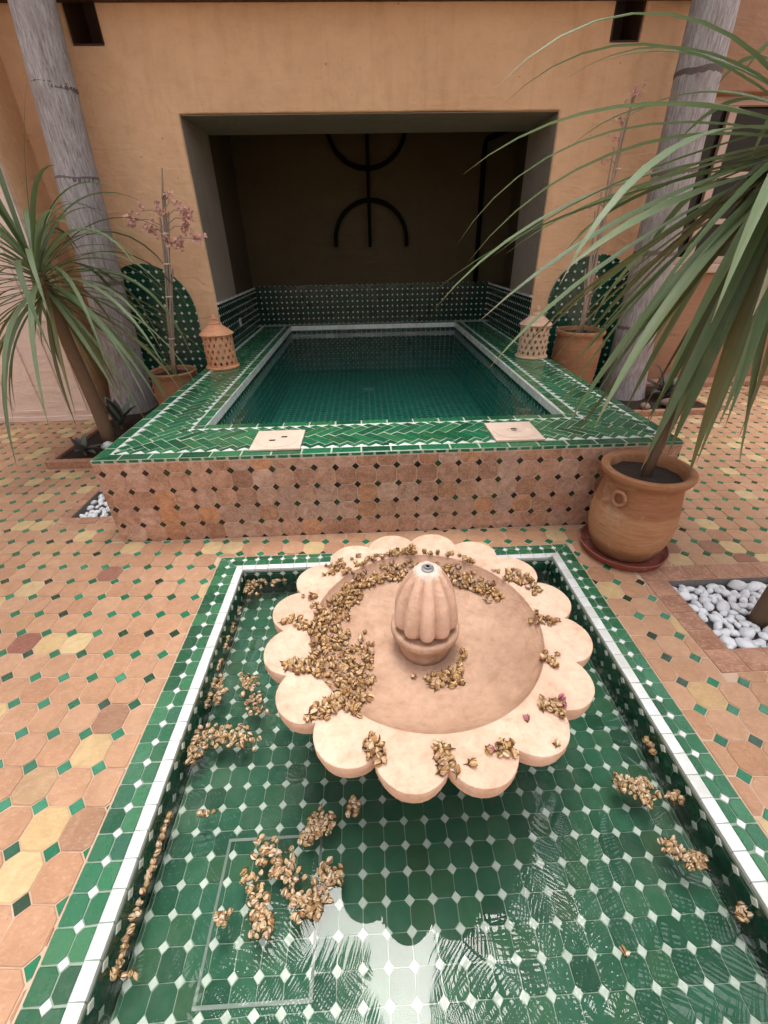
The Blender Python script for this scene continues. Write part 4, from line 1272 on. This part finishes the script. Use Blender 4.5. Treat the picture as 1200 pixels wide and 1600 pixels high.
def spiky(name, lab, base, crown, nleaf, lrange, wd, azfun, srad=.05, dk=1.0, group=None):
    t = thing(name, lab, 'plant', base, group)
    b, c = Vector(base), Vector(crown)
    pts = [b.lerp(c, k/8) + noise.noise_vector(Vector((k*.5, base[0], 2)))*.018*math.sin(math.pi*k/8) for k in range(9)]
    MB().tube(pts, [srad*(1.25-.4*k/8) for k in range(9)], 14).build('stem', M['stem'], t, smooth=True)
    ax = (c-b).normalized()
    for k in range(nleaf):
        s = k/nleaf
        az = azfun(k)
        if az is None: continue
        el = R(-40 + 105*s + random.uniform(-12, 12))
        L_ = random.uniform(*lrange) * (.8+.35*math.sin(math.pi*min(1, s+.15)))
        o = c + ax*(-.16 + .22*s) + Vector((math.cos(az), math.sin(az), 0))*srad*.8*(1-s*.6)
        blade(o, az, el, L_, wd*random.uniform(.8, 1.15), dk*random.uniform(1.3, 2.3)*(.7+.5*(el > 0)), M['blade_old'] if s < .12 else M['blade'], t, random.uniform(-.5, .5), random.uniform(-.25, .25))
    return t
random.seed(21)
ga = 2.39996
SLB, SLC = (-.70, 1.36, .04), at_y(60, 425, 1.36)
spL = spiky('spiky_plant', 'spiky plant with a fountain of narrow grey-green leaves left of the pool', SLB, tuple(SLC), 120, (.82, 1.25), .030, lambda k: k*ga + random.uniform(-.2, .2), .042, 1.15)
# dark arching leaf that crosses the palm trunk
blade(Vector(SLC)+Vector((.01, 0, .05)), R(10), R(76), .98, .022, .9, M['blade_old'], spL, .4, 0)
blade(Vector(SLC)+Vector((-.03, 0, .05)), R(160), R(80), 1.2, .03, .5, M['blade'], spL, .4, 0)
blade(Vector(SLC)+Vector((-.02, 0, .05)), R(110), R(84), 1.1, .03, .4, M['blade'], spL, .4, 0)
random.seed(33)
SRC = Vector((2.975, -.12, 1.74))
def azr(k):
    a = (math.degrees(k*ga) + random.uniform(-8, 8)) % 360
    if 215 < a < 250: return None          # trimmed on the walkway side
    return R(a)
spR = spiky('spiky_plant', 'spiky plant with long arching leaves growing from the large terracotta pot', (PCX, PCY, .43), tuple(SRC), 88, (.85, 1.30), .038, azr, .017, .52)
for k in range(28):      # lower skirt of hanging leaves
    az = R(random.uniform(100, 285)); el = R(random.uniform(-72, -5))
    o = SRC + Vector((math.cos(az)*.03, math.sin(az)*.03, random.uniform(-.18, .0)))
    blade(o, az, el, random.uniform(.85, 1.2), .044*random.uniform(.8, 1.15), random.uniform(.3, .8), M['blade_old'] if k % 4 == 0 else M['blade'], spR, random.uniform(-.8, .8), random.uniform(-.25, .25))
for k in range(16):
    az = R(random.uniform(150, 290)); el = R(random.uniform(-84, -62))
    blade(SRC + Vector((math.cos(az)*.03, math.sin(az)*.03, random.uniform(-.2, -.02))), az, el, random.uniform(.95, 1.25), .048*random.uniform(.8, 1.15), random.uniform(.1, .5), M['blade_old'] if k % 3 == 0 else M['blade'], spR, random.uniform(-1.2, 1.2), random.uniform(-.25, .25))
random.seed(44)
tk = thing('slim_trunk', 'slim dark brown trunk rising out of the white pebble bed at the right edge', 'plant', (STX, STY, -.06))
MB().tube([(STX, STY, -.06), (STX+.01, STY+.005, .5), (STX+.03, STY, 1.3), (STX+.06, STY-.02, 2.3)], [.040, .033, .030, .026], 14).build('stem', M['stem'], tk, smooth=True)
for k in range(22):
    az = R(random.uniform(-80, 80)); blade(Vector((STX+.06, STY-.02, 2.28)), az, R(random.uniform(-10, 70)), random.uniform(.5, .8), .045, random.uniform(1, 2), M['blade'], tk)

# ------------------------------------------------------------------ small rosettes
def rosette(lab, loc, n, L0, wd, mats, elr=(10, 70), name='leafy_rosette'):
    t = thing(name, lab, 'plant', loc)
    MB().tube([Vector(loc)-Vector((0, 0, .03)), Vector(loc)+Vector((0, 0, .03))], .012, 6).build('stem', M['stem'], t)
    for k in range(n):
        blade(Vector(loc)+Vector((0, 0, .01)), k*ga, R(random.uniform(*elr)), L0*random.uniform(.7, 1.1), wd, random.uniform(2, 5), mats[k % len(mats)], t, random.uniform(-.5, .5), 0, 7)
rosette('dark bronze leafed rosette at the front corner of the left bed', (-.80, 1.16, .06), 15, .15, .05, [M['brom'], M['brom'], M['bromgreen']])
rosette('broad grey leafed plant behind the spiky stem near the pink door', (-.80, 1.75, .05), 9, .30, .085, [M['brom'], M['bromgreen']], (45, 80))
rosette('striped green rosette beside the left palm trunk', (-.40, 1.55, .06), 12, .17, .05, [M['bromgreen']], (15, 60))
rosette('dark purple broad leafed plant beside the right palm trunk', (4.38, 2.16, .05), 14, .30, .085, [M['brom'], M['brom'], M['bromgreen']], (25, 75))

# ------------------------------------------------------------------ palms (crowns stand above the frame and mirror in the basin)
def frond_mesh(L_=2.3, n=44):
    mb = MB(); vs = []
    pts = []; d = Vector((1, 0, .75)).normalized(); p = Vector((0, 0, 0))
    for i in range(n+1):
        pts.append(p.copy()); p = p + d*(L_/n); d = (d + Vector((0, 0, -.042))).normalized()
    mb.tube(pts[::4], [.022*(1-.85*k/(len(pts[::4])-1)) for k in range(len(pts[::4]))], 5)
    for i in range(5, n+1):
        s = i/n
        t = (pts[i]-pts[i-1]).normalized()
        up = Vector((0, 1, 0)).cross(t)*-1
        ll = .58*math.sin(math.pi*min(1, .12+.86*s))**.7 + .08
        for sg in (-1, 1):
            dd = (t*.62 + Vector((0, sg, 0))*.95 + Vector((0, 0, random.uniform(-.35, .25)))).normalized()
            w = t*.017
            a = pts[i]; m = a + dd*ll*.5 + Vector((0, 0, .01)); e = a + dd*ll + Vector((0, 0, -.16*ll))
            mb.add([a-w*.6, a+w*.6, m+w, m-w, e], [(0, 1, 2, 3), (3, 2, 4)])
    return mesh('frond', mb.v, mb.f, M['frond'])
fms = [frond_mesh(2.7, 54), frond_mesh(3.1, 62)]
def palm(lab, x0, y0, x1, y1, r0, r1, htop, scars, nf, seed, base_z=.03, azoff=0, fsc=1.0):
    random.seed(seed)
    t = thing('palm_tree', lab, 'palm', (x0, y0, base_z))
    prof = []
    n = 90
    vs = []; fs = []; m = 28
    for i in range(n+1):
        s = i/n; z = base_z + (htop-base_z)*s
        cx, cy = x0 + (x1-x0)*s, y0 + (y1-y0)*s
        r = r0 + (r1-r0)*min(1, s*1.3) + .05*math.exp(-z*4)
        for sz in scars:
            r += .006*math.exp(-((z-sz)/.03)**2)
        for k in range(m):
            a = 2*math.pi*k/m
            rr = r*(1+.02*noise.noise(Vector((math.cos(a)*2, math.sin(a)*2, z*1.5+seed))))
            vs.append((cx+rr*math.cos(a), cy+rr*math.sin(a), z))
    for i in range(n):
        for k in range(m):
            fs.append((i*m+k, i*m+(k+1) % m, (i+1)*m+(k+1) % m, (i+1)*m+k))
    link('trunk', mesh('trunk', vs, fs, M['bark'], True), t)
    for sz in scars:
        s = (sz-base_z)/(htop-base_z); r = r0 + (r1-r0)*min(1, s*1.3) + .05*math.exp(-sz*4) + .0055
        vs = []; fs = []; mm = 48
        for q, (dr, dz) in enumerate(((-.004, -.030), (-.0012, -.006), (-.0012, .001), (-.004, .006))):
            for k in range(mm):
                a = 2*math.pi*k/mm
                zz = sz + dz + .014*noise.noise(Vector((math.cos(a)*1.5, math.sin(a)*1.5, sz*3+seed))) + (.012*noise.noise(Vector((math.cos(a)*9, math.sin(a)*9, sz*3))) if q == 0 else 0)
                rr = (r+dr)*(1+.02*noise.noise(Vector((math.cos(a)*2, math.sin(a)*2, zz*1.5+seed))))
                vs.append((x0+(x1-x0)*s+rr*math.cos(a), y0+(y1-y0)*s+rr*math.sin(a), zz))
        for q in range(3):
            for k in range(mm): fs.append((q*mm+k, q*mm+(k+1) % mm, (q+1)*mm+(k+1) % mm, (q+1)*mm+k))
        link('ring_scar', mesh('ring_scar', vs, fs, M['scar'], True), t)
    for k in range(nf):
        az = k*ga + azoff
        el = R(random.uniform(-35, 30) if k > 4 else random.uniform(20, 60))
        link('frond', fms[k % 2], t, (x1, y1, htop-.05+random.uniform(-.1, .15)), (random.uniform(-.3, .3), -el*.7, az), [fsc*random.uniform(.9, 1.15)]*3)
palm('tall grey palm trunk rising left of the pool behind the spiky plant', -.93, 2.32, -.50, 2.2, .165, .125, 5.3, [.62, 1.16, 1.86, 2.38, 2.9, 3.5], 18, 3, azoff=.2)
palm('tall grey palm trunk rising right of the pool behind the long leaves', 4.02, 2.30, 3.75, 2.15, .18, .13, 5.6, [.7, 1.3, 1.85, 2.42, 3.0, 3.6], 18, 5, azoff=1.0)
palm('tall palm beside the basin just outside the right of the view', 4.4, -2.6, 3.55, -1.2, .17, .12, 5.2, [1, 2, 3, 4], 17, 9, azoff=.9, fsc=.92)
palm('tall palm beside the basin just outside the left of the view', -1.9, -1.7, -.85, -.75, .17, .12, 5.4, [1, 2, 3, 4], 17, 12, azoff=.1, fsc=.95)

# ------------------------------------------------------------------ dried rosebuds
def bud_geo(seed, open_=.4):
    rnd = random.Random(seed)
    pet = MB(); cal = MB()
    # overlapping petal shells about +Z, length about 1.25
    for k in range(6):
        a = k*2*math.pi/6*(1 if k < 6 else 1) + rnd.uniform(-.35, .35); o = rnd.uniform(.3, 1.5)*open_
        lay_ = .8 + .3*(k % 2)
        rings_ = []
        for (s, r, w) in ((0.02, .09, .6), (.38, (.30+.16*o)*lay_, .62), (.80, (.26+.34*o)*lay_, .55), (1.22, .05+.50*o*o, .22)):
            ln = []
            for m in (-1, 0, 1):
                an = a + m*w
                rr = r*(1 + (.22 if m == 0 else 0))
                ln.append((rr*math.cos(an), rr*math.sin(an), s*rnd.uniform(.92, 1.08)))
            rings_.append(ln)
        vs = [q for l in rings_ for q in l]; fs = []
        for i in range(3):
            for m in range(2): fs.append((i*3+m, i*3+m+1, (i+1)*3+m+1, (i+1)*3+m))
        pet.add(vs, fs)
    cal.lathe([(.08, .05), (.22, .3), (.18, .65), (.03, .95)], 5)
    for k in range(5):
        a = k*2*math.pi/5 + rnd.uniform(-.3, .3)
        t = rnd.uniform(.0, .8)
        cal.add([(.13*math.cos(a-.8), .13*math.sin(a-.8), -.02), (.13*math.cos(a+.8), .13*math.sin(a+.8), -.02), (.50*math.cos(a), .50*math.sin(a), .32), (.70*math.cos(a), .70*math.sin(a), t)], [(0, 1, 2), (1, 3, 2), (0, 2, 3)])
    cal.tube([(0, 0, .06), (.02, .0, -.14), (.05, .03, -rnd.uniform(.3, .75))], [.14, .11, .035], 5)
    return pet, cal
def bud_meshes(mat, seeds):
    out = []
    for s in seeds:
        p, c = bud_geo(s, random.uniform(.15, .75))
        me = bpy.data.meshes.new('rosebud')
        nv = len(p.v)
        me.from_pydata(p.v + c.v, [], p.f + [tuple(i+nv for i in f) for f in c.f])
        me.materials.append(mat); me.materials.append(M['calyx'])
        for i, pl in enumerate(me.polygons): pl.material_index = 0 if i < len(p.f) else 1
        me.update(); out.append((me, p, c))
    return out
random.seed(11)
BM = {'dry': bud_meshes(M['bud'], range(8)), 'wet': bud_meshes(M['bud_water'], range(20, 28)), 'pink': bud_meshes(M['bud_pink'], range(40, 42))}
buds = []   # (pos, kind, cluster label, group, size)
def bowl_z(x, y):
    r = math.hypot(x-FCX, y-FCY)
    if r >= RIN: return FZ
    pr_ = [(0, FZ-.095), (.10, FZ-.0945), (.15, FZ-.090), (.22, FZ-.080), (RIN-.065, FZ-.062), (RIN-.030, FZ-.042), (RIN-.010, FZ-.022), (RIN, FZ)]
    for (a, za), (b, zb_) in zip(pr_, pr_[1:]):
        if a <= r <= b: return za + (zb_-za)*(r-a)/(b-a)
    return FZ
def strew(path, wpx, n, kind, lab, group, size=(.0125, .0180), pile=.0045, zplane=None):
    segs = []; tot = 0
    if len(path) == 1: path = path + [(path[0][0]+.5, path[0][1])]
    for a, b in zip(path, path[1:]):
        l = math.hypot(b[0]-a[0], b[1]-a[1]); segs.append((a, b, l)); tot += l
    n = int(n*1.3) if n > 3 else n
    cnt = 0; tries = 0; mine = []
    while cnt < n and tries < n*40:
        tries += 1
        u = random.uniform(0, tot)
        for a, b, l in segs:
            if u <= l: break
            u -= l
        px = a[0]+(b[0]-a[0])*u/l + random.uniform(-1, 1)*wpx*1.15 + random.gauss(0, 2); py = a[1]+(b[1]-a[1])*u/l + random.uniform(-1, 1)*wpx*1.0 + random.gauss(0, 2)
        p = at_z(px, py, zplane)
        if kind != 'wet':
            for _ in range(6): p = at_z(px, py, bowl_z(p.x, p.y)+.008)
            rr = math.hypot(p.x-FCX, p.y-FCY)
            if rr > RC + RP*.8: continue
            if rr > RC:   # keep on a petal
                aa = math.atan2(p.y-FCY, p.x-FCX); da = 2*math.pi/NPET
                kk = round((aa + math.pi/2 - da/2)/da); ac = -math.pi/2 + da/2 + kk*da
                if math.hypot(p.x-FCX-RC*math.cos(ac), p.y-FCY-RC*math.sin(ac)) > RP*.93: continue
            if rr < .12: continue
            z = bowl_z(p.x, p.y)
        else:
            p.x = min(max(p.x, IX0+.012+random.uniform(0, .006)), IX1-.012-random.uniform(0, .006)); p.y = min(p.y, IY1-.012)
            z = WZ
        near = sum(1 for q in mine if (q.x-p.x)**2 + (q.y-p.y)**2 < .0088**2)
        if near > 1: continue
        sz = random.uniform(*size)
        q = Vector((p.x, p.y, z + sz*.26 + near*pile)) if kind != 'wet' else Vector((p.x, p.y, z + sz*.10 + near*pile*.7))
        mine.append(q); cnt += 1
        buds.append((q, kind, lab, group, sz))
G1, G2 = 'dried rosebuds on the fountain', 'rosebuds floating in the basin'
la = 'dried golden rosebud on the back left inner rim behind the finial'
strew([(650, 868), (600, 882), (562, 902), (540, 930)], 17, 125, 'dry', la, G1, zplane=FZ)
strew([(540, 935), (515, 965), (507, 1005), (515, 1050)], 18, 120, 'dry', 'dried golden rosebud on the left inner rim of the bowl', G1, zplane=FZ)
strew([(555, 1005), (562, 1040), (550, 1080), (535, 1095)], 22, 105, 'dry', 'dried golden rosebud in the pile lying inside the bowl at lower left', G1, zplane=FZ-.06)
lb_ = 'dried golden rosebud in the heap along the bowl\'s back right rim'
strew([(685, 876), (725, 888), (760, 908), (775, 925)], 14, 85, 'dry', lb_, G1, zplane=FZ)
strew([(790, 895), (815, 905), (838, 918)], 9, 26, 'dry', lb_, G1, zplane=FZ)
lc = 'dried golden rosebud in the small heap in front of the ribbed finial'
strew([(668, 1040), (700, 1045), (690, 1060)], 20, 46, 'dry', lc, G1, zplane=FZ-.12)
strew([(710, 1012), (716, 1024)], 7, 6, 'dry', lc, G1, zplane=FZ-.12)
for path, n, w, nm in (([(508, 890), (530, 878)], 14, 9, 'at the back left'), ([(445, 968), (480, 975), (498, 985)], 26, 8, 'at the far left'), ([(452, 1045), (475, 1035), (490, 1045)], 22, 9, 'at the left below the second petal'), ([(485, 1120), (510, 1103), (530, 1095)], 24, 8, 'at the lower left'),
                       ([(578, 1155), (588, 1175), (585, 1190)], 22, 8, 'at the front left'), ([(690, 1165), (692, 1185), (697, 1205)], 18, 7, 'at the very front'), ([(785, 1165), (800, 1172)], 8, 9, 'at the front right'),
                       ([(850, 1095), (872, 1105), (885, 1115)], 15, 8, 'at the right beside the pink bud'), ([(855, 1025), (872, 1035)], 9, 8, 'at the right middle'), ([(838, 966), (870, 970)], 12, 5, 'at the right upper gap'), ([(480, 928), (500, 940)], 6, 9, 'on the upper left petal'), ([(640, 858), (645, 862)], 4, 6, 'at the back middle'), ([(552, 868), (556, 872)], 3, 5, 'on the back left petal')):
    strew(path, w, n, 'dry', 'dried brown rosebud between petals of the fountain lip ' + nm, G1, zplane=FZ)
for (x, y) in ((740, 1190), (857, 1030), (762, 1166), (870, 1160), (715, 1207), (800, 1160)):
    strew([(x, y)], 2, 1, 'dry', 'lone dried rosebud on the front right petals of the fountain', G1, zplane=FZ)
strew([(824, 1122)], 1, 1, 'pink', 'pink rosebud on the right front petal nearest the bowl', G1, zplane=FZ)
strew([(876, 1088)], 1, 1, 'pink', 'pink rosebud on the outer right petal among brown buds', G1, zplane=FZ)
strew([(770, 1168)], 1, 1, 'pink', 'faded pink rosebud on the front right petal beside a lone bud', G1, zplane=FZ)
strew([(880, 1100)], 1, 1, 'pink', 'dusky pink rosebud at the edge of the outer right petal', G1, zplane=FZ)
for path, n, w, nm in (([(385, 918), (405, 915)], 26, 11, 'in the back left corner of the basin'), ([(420, 905), (455, 902)], 14, 8, 'along the back edge of the basin'),
                       ([(370, 950), (352, 1000), (330, 1060), (310, 1100)], 22, 7, 'along the left wall of the basin'), ([(340, 1065), (348, 1090)], 22, 10, 'near the left wall beside the long heap'), ([(388, 1060), (395, 1090), (405, 1115)], 40, 12, 'in the upper heap left of the fountain'),
                       ([(285, 1180), (330, 1150), (370, 1150), (395, 1165)], 74, 15, 'in the crescent heap left of the fountain'), ([(250, 1280), (235, 1330), (205, 1400), (185, 1460), (165, 1530)], 34, 8, 'in the line along the lower left wall'),
                       ([(510, 1270), (498, 1290), (480, 1310)], 40, 13, 'at the top of the large heap by the hatch'), ([(415, 1325), (435, 1345), (460, 1375)], 46, 17, 'in the large heap over the hatch'), ([(395, 1370), (405, 1410), (410, 1450)], 42, 14, 'on the left of the heap over the hatch'), ([(465, 1400), (480, 1425), (505, 1390), (525, 1355)], 58, 14, 'on the right arm of the heap over the hatch'),
                       ([(555, 1255), (550, 1270)], 12, 7, 'just under the front petals of the fountain'), ([(345, 1430), (350, 1440)], 10, 8, 'in the small clump left of the hatch heap'), ([(320, 1265), (324, 1272)], 5, 5, 'alone below the crescent heap'),
                       ([(970, 1222), (1000, 1232), (1020, 1245)], 44, 13, 'in the heap at the right wall'), ([(1050, 1240), (1068, 1247)], 12, 7, 'right beside the right wall heap'), ([(1035, 1318), (1050, 1320), (1075, 1340), (1100, 1352)], 34, 8, 'in the lower slanting heap at right'),
                       ([(1160, 1420), (1165, 1430)], 9, 6, 'at the lower right wall'), ([(1015, 1155), (1022, 1175)], 7, 5, 'at the upper right wall'), ([(975, 1488)], 2, 3, 'alone on the lower right water'), ([(205, 1520)], 3, 4, 'alone near the lower left corner')):
    strew(path, w, n, 'wet', 'pale brown dried rosebud floating ' + nm, G2, (.0125, .0178), .0035, zplane=WZ)
# nearest ones are single objects, the rest of each pile one object
def rot_for(p):
    return Matrix.Rotation(random.uniform(0, 6.28), 3, 'Z') @ Matrix.Rotation(random.uniform(.5, 1.75), 3, 'X') @ Matrix.Rotation(random.uniform(0, 6.28), 3, 'Z')
buds.sort(key=lambda b: (b[0]-CAM).length)
rest = {}
for k, (p, kind, lab, group, sz) in enumerate(buds):
    me, pg, cg = random.choice(BM[kind])
    r3 = rot_for(p)
    if k < 300 or kind == 'pink':
        tag(link('rosebud', me, None, p - r3 @ Vector((0, 0, .4*sz)), r3.to_euler(), (sz, sz, sz)), lab, 'rosebud', group)
    else:
        key = 'dry' if kind == 'dry' else 'wet'
        a, b = rest.setdefault(key, (MB(), MB()))
        o = p - r3 @ Vector((0, 0, .4*sz))
        a.add([o + r3 @ (Vector(q)*sz) for q in pg.v], pg.f); b.add([o + r3 @ (Vector(q)*sz) for q in cg.v], cg.f)
allm = MB(); idx = []
for key, mi in (('dry', 0), ('wet', 2)):
    if key in rest:
        for q, m_ in zip(rest[key], (mi, 1)):
            allm.add(q.v, q.f); idx += [m_]*len(q.f)
me = mesh('rosebud_mass', allm.v, allm.f, M['bud']); me.materials.append(M['calyx']); me.materials.append(M['bud_water'])
me.polygons.foreach_set('material_index', idx)
tag(link('rosebud_mass', me), 'mass of smaller dried rosebuds heaped in the bowl and farther basin', 'rosebuds', None, 'stuff')
